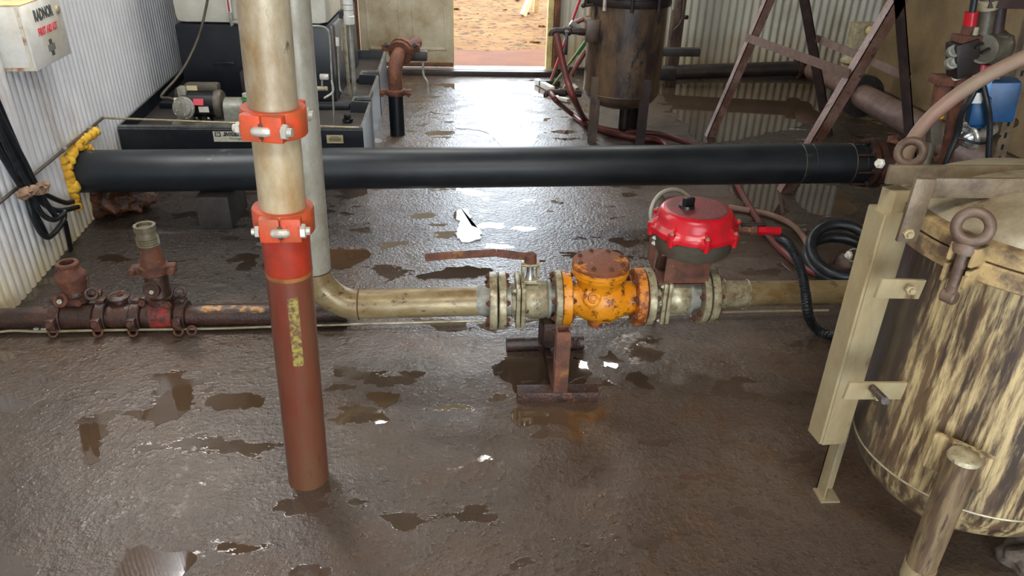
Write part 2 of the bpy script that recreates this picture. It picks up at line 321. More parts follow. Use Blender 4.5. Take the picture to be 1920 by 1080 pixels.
def floor_mat():
    m = bpy.data.materials.new('wet_muddy_concrete'); m.use_nodes = True; t = m.node_tree; N = t.nodes; L = t.links; bs = N['Principled BSDF']
    tc = N.new('ShaderNodeTexCoord')
    def ns(sc, det=5, ro=.6, st=(1, 1, 1)):
        mp = N.new('ShaderNodeMapping'); mp.inputs['Scale'].default_value = st; L.new(tc.outputs['Object'], mp.inputs[0])
        n = N.new('ShaderNodeTexNoise'); n.inputs['Scale'].default_value = sc; n.inputs['Detail'].default_value = det; n.inputs['Roughness'].default_value = ro
        L.new(mp.outputs[0], n.inputs['Vector']); return n.outputs[0]
    def mr(s, a, b, c=0, d=1):
        r = N.new('ShaderNodeMapRange'); r.inputs[1].default_value = a; r.inputs[2].default_value = b; r.inputs[3].default_value = c; r.inputs[4].default_value = d
        L.new(s, r.inputs[0]); return r.outputs[0]
    def mix(k, a, b):
        x = N.new('ShaderNodeMix'); x.data_type = 'RGBA'
        if isinstance(k, float): x.inputs[0].default_value = k
        else: L.new(k, x.inputs[0])
        for s, v in ((6, a), (7, b)):
            if isinstance(v, tuple): x.inputs[s].default_value = v
            else: L.new(v, x.inputs[s])
        return x.outputs[2]
    c = mix(mr(ns(1.3, 4), .35, .65), S(68, 56, 47), S(92, 76, 63))
    c = mix(mr(ns(2.6, 5), .52, .66), c, S(82, 60, 42))
    c = mix(mr(ns(9, 6, .7), .5, .72, 0, .6), c, S(66, 54, 46))
    c = mix(mr(ns(140, 3), .62, .72, 0, .7), c, S(140, 122, 100))
    c = mix(mr(ns(90, 3), .60, .7, 0, .7), c, S(44, 36, 32))
    L.new(c, bs.inputs['Base Color'])
    pud = mr(ns(3.4, 5, .55, (1, 1.7, 1)), .585, .60)          # shallow film patches lie flat and smooth
    film = mr(ns(7, 5, .6), .45, .62)
    mo = N.new('ShaderNodeMath'); mo.operation = 'SUBTRACT'; mo.inputs[0].default_value = 1; L.new(pud, mo.inputs[1])
    rg = N.new('ShaderNodeMath'); rg.operation = 'MULTIPLY_ADD'; rg.inputs[1].default_value = .06; rg.inputs[2].default_value = .03
    L.new(mo.outputs[0], rg.inputs[0])
    rf = N.new('ShaderNodeMath'); rf.operation = 'MULTIPLY_ADD'; rf.inputs[1].default_value = .12; L.new(film, rf.inputs[0]); L.new(rg.outputs[0], rf.inputs[2])
    bs.inputs['Specular IOR Level'].default_value = .6; bs.inputs['Coat IOR'].default_value = 1.5
    def op(o_, a_, b_, c_=None):
        q = N.new('ShaderNodeMath'); q.operation = o_
        for i_, v_ in enumerate((a_, b_, c_)):
            if v_ is None: continue
            if isinstance(v_, (int, float)): q.inputs[i_].default_value = v_
            else: L.new(v_, q.inputs[i_])
        return q.outputs[0]
    # standing wet in the walkway from the door to the valves; thicker, duller mud to either side and in the foreground
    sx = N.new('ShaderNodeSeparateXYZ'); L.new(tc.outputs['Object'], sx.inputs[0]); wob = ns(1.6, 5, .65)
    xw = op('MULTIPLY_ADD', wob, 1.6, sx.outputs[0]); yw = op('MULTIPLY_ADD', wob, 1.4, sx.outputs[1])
    wet = op('MULTIPLY', op('MULTIPLY', mr(xw, .0, .55), mr(xw, 3.0, 2.2)), mr(yw, 2.9, 3.5))
    wet = op('MAXIMUM', wet, pud)
    patchy = mr(ns(24, 7, .72), .53, .60)
    dull = op('MULTIPLY_ADD', patchy, -.27, .36)
    rgh = op('ADD', op('MULTIPLY', wet, rf.outputs[0]), op('MULTIPLY', op('SUBTRACT', 1, wet), dull))
    L.new(rgh, bs.inputs['Roughness']); L.new(rgh, bs.inputs['Coat Roughness'])
    L.new(op('MULTIPLY_ADD', wet, .72, .08), bs.inputs['Coat Weight'])
    # darker base colour in two regions, behind the manifold and far right
    dark_left = op('MULTIPLY', op('MULTIPLY', mr(xw, .35, .0), mr(yw, 3.4, 3.6)), mr(yw, 5.4, 4.9))
    dark_right = op('MULTIPLY', mr(op('MULTIPLY_ADD', wob, 1.2, sx.outputs[0]), 2.2, 2.6), mr(yw, 3.3, 3.6))
    L.new(mix(op('MULTIPLY', op('MAXIMUM', dark_left, dark_right), .72), c, S(30, 24, 21)), bs.inputs['Base Color'])
    def cen(s_):
        q = N.new('ShaderNodeMath'); q.operation = 'SUBTRACT'; q.inputs[1].default_value = .5; L.new(s_, q.inputs[0]); return q.outputs[0]
    a1 = N.new('ShaderNodeMath'); a1.operation = 'MULTIPLY'; L.new(cen(ns(60, 4, .62)), a1.inputs[0]); L.new(mo.outputs[0], a1.inputs[1])
    sp = N.new('ShaderNodeSeparateXYZ'); L.new(tc.outputs['Object'], sp.inputs[0])      # the concrete is worn smoother on the near side
    wy = mr(sp.outputs[1], 2.2, 3.4, .38, 1); wn_ = mr(ns(1.7, 3), .38, .62, .55, 1.1)
    for k_ in (wy, wn_):
        q = N.new('ShaderNodeMath'); q.operation = 'MULTIPLY'; L.new(a1.outputs[0], q.inputs[0]); L.new(k_, q.inputs[1]); a1 = q
    b1 = N.new('ShaderNodeBump'); b1.inputs['Strength'].default_value = 1; b1.inputs['Distance'].default_value = .012; L.new(a1.outputs[0], b1.inputs['Height'])
    a2 = N.new('ShaderNodeMath'); a2.operation = 'MULTIPLY'; L.new(cen(ns(12, 4, .6)), a2.inputs[0]); L.new(mo.outputs[0], a2.inputs[1])
    b2 = N.new('ShaderNodeBump'); b2.inputs['Strength'].default_value = .35; b2.inputs['Distance'].default_value = .02; L.new(a2.outputs[0], b2.inputs['Height']); L.new(b1.outputs[0], b2.inputs['Normal'])
    L.new(b2.outputs[0], bs.inputs['Normal']); L.new(b2.outputs[0], bs.inputs['Coat Normal']); return m
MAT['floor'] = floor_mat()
def water_mat(name, col, rough=.02, bump=.02):
    m = gm(name, col, tuple(c*.7 for c in col[:3])+(1,), rough, 0, 3, .5, .4, bump=bump, bscale=6, spec=.6); return m
MAT['water'] = water_mat('brown_puddle_water', S(88, 68, 50))
MAT['water_dark'] = water_mat('dark_puddle_water', S(74, 60, 48))
MAT['water_out'] = gm('orange_puddle_water', S(96, 54, 22), S(80, 44, 18), .5, 0, 2, .5, .3, bump=.05, bscale=20, spec=.02)
MAT['dirt'] = gm('orange_dirt', S(88, 60, 30), S(110, 82, 48), .95, 0, 1.6, .5, .3, bump=.8, bscale=14, spots=S(54, 36, 18), sscale=9, scover=.38, spec=.15)

# ------------------------------------------------------------------ setting
def grid_plane(x0, x1, y0, y1, nx, ny, zf=lambda x, y: 0):
    m = M(); vs = [[m.b.verts.new((x0+(x1-x0)*i/nx, y0+(y1-y0)*j/ny, 0)) for i in range(nx+1)] for j in range(ny+1)]
    for r in vs:
        for v in r: v.co.z = zf(v.co.x, v.co.y)
    for j in range(ny):
        for i in range(nx): m.b.faces.new((vs[j][i], vs[j][i+1], vs[j+1][i+1], vs[j+1][i]))
    return m
def up(o):
    return o
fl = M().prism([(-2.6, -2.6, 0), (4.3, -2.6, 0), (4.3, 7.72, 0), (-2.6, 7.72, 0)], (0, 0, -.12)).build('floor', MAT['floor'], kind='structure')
M().prism([(-2.6, -2.6, 2.95), (4.3, -2.6, 2.95), (4.3, 7.72, 2.95), (-2.6, 7.72, 2.95)], (0, 0, .08)).build('ceiling', MAT['ceiling'], kind='structure')

PR = [-1, -.75, .15, .75, 1, .75, .15, -.75]; PU = [0, .07, .14, .24, .5, .76, .86, .93]
def corr(p0, p1, z0, z1, pitch, amp, nrm, mat, name, ribbed=False):
    p0, p1 = V(p0), V(p1); L = (p1-p0).length; n = int(L/pitch)*8; m = M(); d = (p1-p0)/n; nv = V(nrm).normalized(); th = nv*-.004
    lo = []; hi = []
    for i in range(n+1):
        s = L*i/n; q = p0+d*i+nv*(amp*cos(2*pi*s/pitch))
        if ribbed: q = p0+d*((i//8+PU[i % 8])*8)+nv*(amp*PR[i % 8])
        row = [m.b.verts.new(V((q.x, q.y, z))+o) for z in (z0, z1) for o in (V(), th)]
        if lo:
            a, b = lo, row
            for (i0, i1) in ((0, 2), (2, 3), (3, 1), (1, 0)): m.b.faces.new((a[i0], b[i0], b[i1], a[i1]))
        lo = row
    return m.build(name, mat, kind='structure', sharp=60)
L0 = V((wallX(-1.0), -1.0, 0)); L1 = V((wallX(7.5), 7.5, 0))
corr(L0, L1, .0, 2.95, .055, .0065, (1, .082, 0), MAT['wall_left'], 'wall_left', True)
M().prism([L0+V((-.03, 0, 0)), L1+V((-.03, 0, 0)), L1+V((-.08, 0, 0)), L0+V((-.08, 0, 0))], (0, 0, 2.95)).build('wall_left', MAT['jamb'], kind='structure')
BY = 7.5
corr((.92, BY, 0), (3.98, BY-.22, 0), .035, 2.95, .072, .0085, (.07, -1, 0), MAT['wall_back'], 'wall_back')
M().box((2.45, BY+.0, 1.5), (3.1, .04, 2.9), Matrix.Rotation(-.07, 3, 'Z')).build('wall_back', MAT['jamb'], kind='structure').location.y += .02
M().box((-1.7, BY+.03, 1.475), (1.24, .06, 2.95)).build('wall_back', MAT['door'], kind='structure')
M().box((-.06, BY+.03, 2.6), (2.06, .06, .7)).build('wall_back', MAT['door'], kind='structure')
M().box((4.0, 2.4, 1.475), (.06, 10.0, 2.95)).build('wall_right', MAT['brownwall'], kind='structure')
# base rail of the right hand sheet wall
M().box((2.45, BY-.125, .018), (3.1, .05, .036), Matrix.Rotation(-.07, 3, 'Z')).build('baseboard_back', MAT['darksteel'], kind='structure')
# door leaf left of the opening
d = M().box((-.545, BY, 1.14), (.89, .045, 2.16), bev=.004)
door = d.build('door_1', MAT['door'], kind='structure')
for cx in (-.76, -.33):
    for (z0, z1) in ((.22, 1.0), (1.12, 2.05)):
        fr = M()
        for zz in (z0, z1): fr.box((cx, BY-.026, zz), (.3, .012, .022), bev=.003)
        for xx in (cx-.15, cx+.15): fr.box((xx, BY-.026, (z0+z1)/2), (.022, .012, z1-z0+.02), bev=.003)
        o = fr.build('moulding', MAT['door']); o.parent = door
o = M().box((-.545, BY-.026, .07), (.88, .012, .04), bev=.002).build('kick_strip', MAT['jamb']); o.parent = door
o = M().box((-.105, BY-.005, 1.14), (.012, .07, 2.16)).build('edge_strip', MAT['jamb_y']); o.parent = door
M().box((-1.035, BY-.01, 1.14), (.07, .09, 2.28), bev=.006).build('trim_1', MAT['jamb'], kind='structure')
M().box((.825, BY, 1.14), (.055, .10, 2.28), bev=.004).build('trim_2', MAT['jamb_y'], kind='structure')
M().box((.885, BY-.02, 1.14), (.05, .14, 2.28), bev=.004).build('trim_3', MAT['jamb'], kind='structure')
M().box((-.12, BY-.03, 2.26), (1.9, .12, .06), bev=.004).build('trim_4', MAT['jamb'], kind='structure')
M().box((-.1, BY-.03, .03), (1.98, .17, .035), bev=.006).build('trim_5', MAT['sill'], kind='structure')
M().box((-.5, BY-.155, .02), (2.8, .07, .05), bev=.006).build('baseboard_back', MAT['darksteel'], kind='structure')
# outside ground
gz = lambda x, y: -.03+(.05*noise.noise(V((x*.9, y*.9, 0)))+.02*noise.noise(V((x*4, y*4, 3))))*min(1, max(0, (y-8.7)/1.5))+max(0, y-9.2)*.012
g = grid_plane(-25, 30, 7.6, 50, 150, 120, gz).build('ground', MAT['dirt'], kind='structure')

def puddle(pts, label, mat='water', z=.0012, grp='puddles on the wet floor', thick=.0012):
    """an irregular film of standing water, outline given on the floor"""
    pts = [V((p[0], p[1], 0)) for p in pts]; n = len(pts); out = []
    for i in range(n):
        p0, p1, p2, p3 = pts[i-1], pts[i], pts[(i+1) % n], pts[(i+2) % n]; k = max(6, int((p2-p1).length/.012))
        for j in range(k):
            u = j/k; p = .5*((2*p1)+(p2-p0)*u+(2*p0-5*p1+4*p2-p3)*u*u+(3*p1-p0-3*p2+p3)*u**3); q = p+V((noise.noise(p*9), noise.noise(p*9+V((5, 5, 5))), 0))*.035+V((noise.noise(p*28), noise.noise(p*28+V((5, 5, 5))), 0))*.022+V((noise.noise(p*75), noise.noise(p*75+V((5, 5, 5))), 0))*.009
            out.append(V((q.x, q.y, z-thick)))
    o = M().prism(out, (0, 0, thick)).build('puddle', MAT[mat]); return tag(o, label, 'puddle', None)
def pp(*q): return [P(x, y, Z=0) for x, y in q]
puddle([(-.3, 7.62), (1.3, 7.62), (1.5, 8.4), (.9, 8.75), (.2, 8.62), (-.5, 8.7), (-.9, 8.1)], 'orange muddy puddle outside just beyond the door sill', 'water_out', z=-.012, thick=.02)
puddle(pp((1262, 158), (1600, 162), (1640, 200), (1500, 236), (1330, 268), (1285, 232), (1250, 190)), 'wide dark puddle mirroring the corrugated wall behind the black vessel', 'water_dark')
puddle(pp((735, 158), (850, 157), (1000, 156), (1090, 168), (1060, 190), (985, 176), (880, 172), (820, 160)), 'tan water along the foot of the open doorway sill')
puddle(pp((855, 238), (960, 232), (985, 243), (1008, 262), (985, 288), (950, 284), (930, 262), (905, 246)), 'bright bean shaped puddle on the floor before the doorway', 'water_dark')
puddle(pp((856, 394), (876, 392), (884, 415), (905, 438), (890, 452), (866, 452), (857, 430)), 'bright film of water behind the valve lever, mirroring the doorway')
puddle(pp((612, 466), (690, 465), (690, 482), (655, 500), (612, 498)), 'dark puddle just right of the pale elbow riser')
puddle(pp((820, 506), (910, 500), (915, 512), (840, 522), (780, 520)), 'thin dark puddle under the rusty valve lever', 'water_dark')
puddle(pp((378, 745), (430, 740), (496, 738), (492, 757), (430, 770), (385, 766)), 'oval brown puddle left of the standing red pipe')
puddle(pp((235, 775), (300, 760), (330, 730), (362, 732), (345, 772), (320, 790), (250, 786)), 'ragged brown puddle at left, beyond the oval one')
puddle(pp((930, 700), (955, 672), (1085, 672), (1092, 730), (970, 735), (940, 712)), 'square cornered puddle between the feet of the valve stand', 'water_dark')
puddle(pp((970, 768), (1122, 768), (1126, 790), (1090, 798), (1094, 832), (1075, 828), (1050, 800), (975, 792)), 'brown puddle in front of the valve stand foot')
puddle(pp((1128, 668), (1150, 655), (1165, 690), (1132, 690)), 'small bright puddle right of the valve stand', 'water_dark')
puddle(pp((1180, 705), (1205, 700), (1226, 722), (1215, 732), (1190, 720)), 'small dark puddle at right of the valve stand', 'water_dark')
puddle(pp((690, 740), (750, 742), (725, 765), (730, 790), (690, 785), (710, 765)), 'branching brown puddle to the right of the red pipe')
puddle(pp((155, 800), (190, 790), (190, 858), (160, 860)), 'small brown puddle at far left foreground')
puddle(pp((232, 1035), (300, 1030), (350, 1052), (345, 1095), (230, 1095)), 'pale puddle at the bottom left edge of the picture')
puddle(pp((1365, 345), (1450, 342), (1470, 400), (1420, 395)), 'puddle under the far hoses behind the red actuator', 'water_dark')
puddle(pp((1490, 345), (1580, 355), (1600, 400), (1510, 395)), 'murky puddle right of the A-frame foot behind the black pipe', 'water_dark')

# unseen wall behind the camera, its opening sized to limit the daylight
for x0_, x1_, z0_, z1_ in ((-2.6, -.9, 0, 2.95), (2.7, 4.3, 0, 2.95), (-.9, 2.7, 2.3, 2.95)):
    M().box(((x0_+x1_)/2, -2.63, (z0_+z1_)/2), (x1_-x0_, .06, z1_-z0_)).build('wall_front_unseen', MAT['ceiling'], kind='structure')

# ------------------------------------------------------------------ common pieces
def hexmesh(name, mat, h=.7, stud=True):
    m = M(); m.lathe((0, 0, 0), (0, 0, 1), [(0, 1), (h*.85, 1), (h, .85)], 6)
    if stud: m.lathe((0, 0, h), (0, 0, 1), [(0, .55), (.5, .55)], 8)
    return m.mesh(name, mat)
HEX = {k: hexmesh('bolt', MAT[k]) for k in ('rust', 'white_steel', 'grime_steel', 'rust_wet', 'darksteel', 'trough', 'gold')}
def bolts(parent, c, ax, R, n, r, mat='rust', ph=0, name='bolt'):
    a, b, z = frame(ax)
    for i in range(n):
        t = 2*pi*i/n+ph; inst(name, HEX[mat], parent, V(c)+a*(R*cos(t))+b*(R*sin(t)), z, r)

# ================================================================== standing front pipe
base = P(579, 895, Z=0); top = P(497, 40, Y=base.y); ax = (top-base).normalized()
def along(y):
    q = P(0, y, Y=base.y); # height where the axis crosses this picture height
    best = min((abs(((base+ax*(i*.004))-CAM).dot(UP)/((base+ax*(i*.004))-CAM).dot(FW)-(540-y)/F_PX), i) for i in range(0, 700))[1]
    return best*.004
s1, s2, sp, sym0, sym1 = along(223), along(409), along(505), along(540), along(665)
t = thing('standing_pipe', 'tall pipe rising from the floor, rusty red below, stained cream above, with two orange couplings', 'pipe', base)
M().lathe(base-ax*.02, ax, [(0, .061), (sp+.02, .0605)], 48).build('lower_pipe', MAT['redpipe'], t, 'rusty red lower pipe')
M().lathe(base+ax*sp, ax, [(0, .0607), (.003, .0615), (s2-sp, .0615)], 48).build('primed_collar', MAT['redprimer'], t, 'brighter red painted pipe end')
M().lathe(base+ax*(sp-.012), ax, [(0, .0607), (.012, .0617)], 48).build('paint_edge', MAT['paint_edge'], t, 'ochre line under the red paint')
M().lathe(base+ax*s2, ax, [(0, .058), (s1-s2, .058)], 48).build('middle_pipe', MAT['cream_pipe'], t, 'cream stained middle pipe')
M().lathe(base+ax*s1, ax, [(0, .0585), (2.93-s1, .0585)], 48).build('upper_pipe', MAT['stain'], t, 'stained grey upper pipe')
a, b, z = frame(ax)
# painted mark, a curved flake on the pipe skin
m = M(); camdir = (CAM-base); camdir = (camdir-ax*camdir.dot(ax)).normalized(); side = ax.cross(camdir)
rows = []
for i in range(9):
    h = sym1+(sym0-sym1)*i/8; row = []
    for k in range(7):
        an = (-.20+.46*k/6)
        dr = camdir*cos(an)+side*sin(an); row.append(base+ax*h+dr*.0612)
    rows.append(row)
vs = [[m.b.verts.new(p) for p in r] for r in rows]
for i in range(8):
    for k in range(6): m.b.faces.new((vs[i][k], vs[i][k+1], vs[i+1][k+1], vs[i+1][k]))
m.build('paint_mark', MAT['yellowmark'], t, 'worn yellow painted stripe')
def coupling(parent, s, sh, matk='orange', bolt='white_steel', R=.077, up_ax=ax, cen=None, facing=None):
    c = base+ax*s if cen is None else V(cen); az = V(up_ax); fc = facing or camdir; sd = az.cross(fc).normalized(); H = .031*R/.072
    cp = M(); cp.lathe(c-az*H, az, [(0, R*.86), (0, R*.97), (.004, R), (2*H-.004, R), (2*H, R*.97), (2*H, R*.86)], 48)
    for sg in (1, -1):      # ears front and back, in two halves with the joint between
        for e in (-1, 1):
            cc = c+fc*sg*R*.93+sd*e*R*.335
            cp.box(cc, (R*.655, R*.40, 2*H*.97), Matrix((sd, fc, az)).transposed(), bev=R*.09)
    o = cp.build('coupling', MAT[matk], parent, 'rusty orange coupling' if matk == 'orange' else None)
    for sg in (1, -1):
        q = c+fc*sg*R*1.115-az*H*.15
        M().tube([q-sd*R*.30, q-sd*R*.22, q+sd*R*.22, q+sd*R*.30], lambda u: R*(.09 if u in (0, 1) else .15), 14, smooth=False).build('track_bolt', MAT[bolt], o)
        M().bar(q-sd*R*.4-fc*sg*R*.02, q+sd*R*.4-fc*sg*R*.02, H*1.15, R*.06, up=az.cross(sd) if False else fc, bev=R*.028).build('slot', MAT['rust'], o)
        inst('nut', HEX[bolt], o, c+fc*sg*R*1.0+sd*R*.62-az*H*.1, sd, R*.25)
        inst('nut', HEX[bolt], o, c+fc*sg*R*1.0-sd*R*.66-az*H*.1, -sd, R*.2)
    return o
rotf = Quaternion(ax, radians(-22)) @ camdir
coupling(t, s1, 0, facing=rotf)
coupling(t, s2, 0, facing=Quaternion(ax, radians(-8)) @ camdir)

# ================================================================== rear elbow riser + flow line
YL = 2.5
def lz(x): return .222+.024*(x+.43)
A0 = P(547, 0, Y=YL); A1 = P(588, 470, Y=YL); ex = A1.x
rx = A1-A0
t = thing('elbow_riser', 'pale grey pipe dropping behind the orange couplings and bending right into the valves', 'pipe', (A1.x, YL, 0))
rd = rx.normalized(); Rb = .15; r4 = .057
cz = lz(ex+Rb)
foot = V((ex+(A1.z-cz-Rb)*rd.x/abs(rd.z)*1.0, YL, cz+Rb))
topp = A0-rd*1.6
M().cyl(foot, topp, r4, n=40).build('riser', MAT['pale_pipe'], t)
arc = [foot]
for i in range(1, 13):
    an = pi/2*i/12; arc.append(V((foot.x+Rb*(1-cos(an)), YL, foot.z-Rb*sin(an))))
m = M(); m.tube(arc, r4, 40, smooth=False); m.build('elbow', MAT['greasy_pipe'], t, 'grimy bend')
e = arc[-1]; flx = P(914, 565, Y=YL).x
M().cyl(e, (flx, YL, lz(flx)), r4, n=40).build('level_pipe', MAT['greasy_pipe'], t)
for c, axx in ((foot, (0, 0, 1)), (e, (1, 0, 0))):
    M().torus(c, axx, r4, .0028, 40, 6).build('weld_ring', MAT['rust'], t)
xs = lambda px: P(px, 560, Y=YL).x
def fl_disc(parent, x0, x1, r=.112, mat='grime_steel', name='flange', label=None):
    return M().lathe((x0, YL, lz(x0)), (1, 0, 0), [(0, .04), (0, r-.003), (.003, r), (x1-x0-.003, r), (x1-x0, r-.003), (x1-x0, .04)], 56).build(name, MAT[mat], parent, label)
M().lathe((xs(893), YL, lz(flx)), (1, 0, 0), [(0, r4), (.01, r4+.001), (xs(917)-xs(893), .066)], 40).build('weld_neck', MAT['galv'], t, 'clean grey weld neck')
fl_disc(t, xs(917), xs(931))
bolts(t, (xs(917), YL, lz(flx)), (-1, 0, 0), .094, 8, .0125, ph=pi/8)
for q in (830,):
    pass

# ------------------------------------------------ ball valves
def ball_valve(t, p):   # p: picture columns of flange a, neck, plates, body end, ring, flange b
    fa0, fa1, pl0, pl1, b1, fb0, fb1 = [xs(v) for v in p]
    fl_disc(t, fa0, fa1)
    bolts(t, (fa1, YL, lz(fa1)), (1, 0, 0), .094, 8, .0125, ph=pi/8)
    M().lathe((fa1, YL, lz(fa1)), (1, 0, 0), [(0, .062), (pl0-fa1, .062)], 40).build('neck', MAT['galv'], t)
    M().torus(((fa1+pl0)/2+.008, YL, lz(fa1)), (1, 0, 0), .062, .006, 40, 8).build('neck_ring', MAT['grime_steel'], t)
    w_ = (pl1-pl0)/2
    for k in range(2):      # two square joint plates
        x = pl0+w_*(k+.5)
        M().box((x, YL, lz(x)), (w_*.86, .15, .175), bev=.006).build('joint_plate', MAT['grime_steel'], t)
    for yy in (-.062, .062):
        for zz in (-.074, .0, .074) if yy < 0 else (-.074, .074):
            inst('bolt', HEX['white_steel'], t, (pl0, YL+yy, lz(pl0)+zz), (-1, 0, 0), .008)
    L = b1-pl1
    M().lathe((pl1, YL, lz(pl1)), (1, 0, 0), [(0, .068), (L*.2, .073), (L*.5, .075), (L*.8, .073), (L, .068)], 48).build('body', MAT['grime_steel'], t)
    M().lathe((b1, YL, lz(b1)), (1, 0, 0), [(0, .072), (.004, .076), (.014, .076), (.014, .06), (fb0-b1, .06)], 40).build('end_neck', MAT['galv'], t)
    fl_disc(t, fb0, fb1)
    bolts(t, (fb0, YL, lz(fb0)), (-1, 0, 0), .094, 8, .0135, ph=pi/8)
vx = (xs(975)+xs(1024))/2
t = thing('ball_valve', 'greasy flanged ball valve with a long rusty lever, left of the yellow valve', 'valve', (vx, YL, lz(vx)))
ball_valve(t, (934, 948, 965, 984, 1024, 1038, 1050))
sx = xs(992); zt = lz(sx)+.075
st = M()
st.box((sx, YL, zt+.012), (.066, .05, .014), bev=.002); st.box((sx, YL, zt+.082), (.07, .05, .01), bev=.002)
for k in (-.028, .028): st.box((sx+k, YL, zt+.048), (.01, .05, .07), bev=.001)
st.build('bracket', MAT['grime_steel'], t)
M().lathe((sx, YL, zt+.015), (0, 0, 1), [(0, .02), (.02, .014), (.05, .012), (.085, .012)], 16).build('stem', MAT['bright_steel'], t)
M().lathe((sx, YL, zt+.087), (0, 0, 1), [(0, .024), (.03, .022), (.034, .018)], 16).build('lever_hub', MAT['rust'], t)
le = P(797, 483, Y=YL-.02)
m = M(); pts = [(sx, YL, zt+.108), (sx-.05, YL, zt+.114), (sx-.13, YL-.005, zt+.128), (le.x+.09, YL-.015, le.z+.006), (le.x, le.y, le.z)]
for p0, p1 in zip(pts, pts[1:]): m.bar(p0, p1, .03, .008, up=(0, 0, 1) if False else (0, 1, 0), bev=.0015)
m.build('lever', MAT['rust_orange'], t, 'long flat rusty lever')

# ------------------------------------------------ yellow check valve
cxv = (xs(1068)+xs(1188))/2
t = thing('check_valve', 'bright yellow check valve with a rusty round bolted cap', 'valve', (cxv, YL, lz(cxv)))
x0, x1, x2, x3 = xs(1051), xs(1068), xs(1186), xs(1204)
fl_disc(t, x0, x1, .108, 'yellow')
fl_disc(t, x2, x3, .112, 'yellow_rust2')
bolts(t, (x1, YL, lz(x1)), (1, 0, 0), .09, 8, .012, ph=pi/8); bolts(t, (x2, YL, lz(x2)), (-1, 0, 0), .094, 8, .013, ph=pi/8)
L = x2-x1
M().lathe((x1, YL, lz(x1)), (1, 0, 0), [(0, .064), (L*.12, .066), (L*.22, .082), (L*.45, .098), (L*.62, .098), (L*.8, .076), (L*.9, .066), (L, .066)], 48).build('body', MAT['yellow'], t)
bx = P(1126, 500, Y=YL).x; bz = lz(bx)
M().lathe((bx, YL, bz), (0, 0, 1), [(0, .075), (.06, .084), (.092, .092), (.104, .097), (.106, .105), (.116, .107), (.118, .102), (.121, .102), (.123, .108), (.137, .108)], 56).build('bonnet', MAT['yellow'], t)
M().lathe((bx, YL, bz+.1375), (0, 0, 1), [(0, .104), (.003, .108), (.017, .108), (.022, .103), (.026, .06), (.027, .05)], 56).build('cap', MAT['yellow_rust'], t, 'rust covered round cap')
M().torus((bx, YL, bz+.137), (0, 0, 1), .106, .003, 56, 6).build('gasket', MAT['yellow_rust2'], t)
bolts(t, (bx, YL, bz+.160), (0, 0, 1), .085, 8, .009, 'rust', ph=.3)
pr = V((x1+.075, YL-.09, lz(x1)+.035))
o = M().lathe(pr+V((0, .03, 0)), V((-.12, -1, .55)), [(0, .036), (.028, .034), (.032, .028), (.030, .018), (.034, .01)], 28).build('side_boss', MAT['yellow'], t)
# raised casting mark on the boss
M().torus(pr+V((0, -.006, .02)), V((-.12, -1, .55)), .016, .003, 20, 6, .3, 5.2).build('cast_mark', MAT['yellow'], t)
M().lathe((bx-.01, YL-.03, bz-.07), (0, 0, -1), [(0, .03), (.035, .026)], 20).build('drain_boss', MAT['yellow_rust2'], t)

# ------------------------------------------------ actuated valve
vx = (xs(1222)+xs(1320))/2
t = thing('actuated_valve', 'greasy valve under a round red actuator on a rusty bracket, right of the yellow valve', 'valve', (vx, YL, lz(vx)))
ball_valve(t, (1206, 1220, 1232, 1250, 1284, 1306, 1318))
bxl, bxr = xs(1222), xs(1312); zb = lz(vx)+.078
m = M(); zc = zb+.1
bw = .125
m.box(((bxl+bxr)/2-.0, YL, zb+.005), (bxr-bxl, bw, .01), bev=.002)
m.box(((bxl+bxr)/2-.0, YL, zb+.125), (bxr-bxl, bw, .01), bev=.002)
m.box(((bxl+bxr)/2+.01, YL-bw/2+.004, zb+.065), (bxr-bxl-.02, .008, .125), bev=.002)
m.box(((bxl+bxr)/2+.01, YL+bw/2-.004, zb+.065), (bxr-bxl-.02, .008, .125), bev=.002)
m.box((bxl-.012, YL+.03, zb+.09), (.008, .10, .09), bev=.001)
m.build('bracket', MAT['rust_orange'], t, 'rusty box bracket')
ac = P(1302, 425, Y=YL-.01); az_ = ac.z; acx, acy = ac.x, YL-.01
zb2 = zb+.13
M().lathe((acx, acy, zb2), (0, 0, 1), [(0, .08), (.0, .132), (.01, .142), (az_-zb2-.006, .151), (az_-zb2-.006, .1)], 56).build('lower_housing', MAT['castgrey'], t, 'dirty grey lower housing')
# red cover: eight lobed skirt and a dished top
m = M(); n = 96; rows = []
prof = [(-.016, .150, 0), (-.014, .158, .4), (.002, .160, 1), (.010, .157, 1), (.018, .148, .6), (.030, .142, .2), (.05, .138, 0), (.064, .132, 0), (.073, .124, 0), (.077, .112, 0), (.072, .1, 0), (.074, .06, 0), (.075, .001, 0)]
for dz, r, k in prof:
    row = []
    for i in range(n):
        an = 2*pi*i/n; l = max(0, cos(8*an/1.0-0))**3
        row.append(m.b.verts.new((acx+(r+.016*k*l)*cos(an), acy+(r+.016*k*l)*sin(an), az_+dz-(.012*l if dz < -.01 else 0))))
    rows.append(row)
for p, q in zip(rows, rows[1:]):
    for i in range(n): m.b.faces.new((p[i], p[(i+1) % n], q[(i+1) % n], q[i]))
m.b.faces.new(rows[0][::-1]); m.b.faces.new(rows[-1])
cv = m.build('cover', MAT['red'], t, 'glossy red lobed cover', sharp=50)
M().lathe((acx, acy, az_+.0745), (0, 0, 1), [(0, .118), (.003, .112), (.0035, .1)], 56).build('gritty_top', MAT['red_dirty'], t, 'grit covered red top')
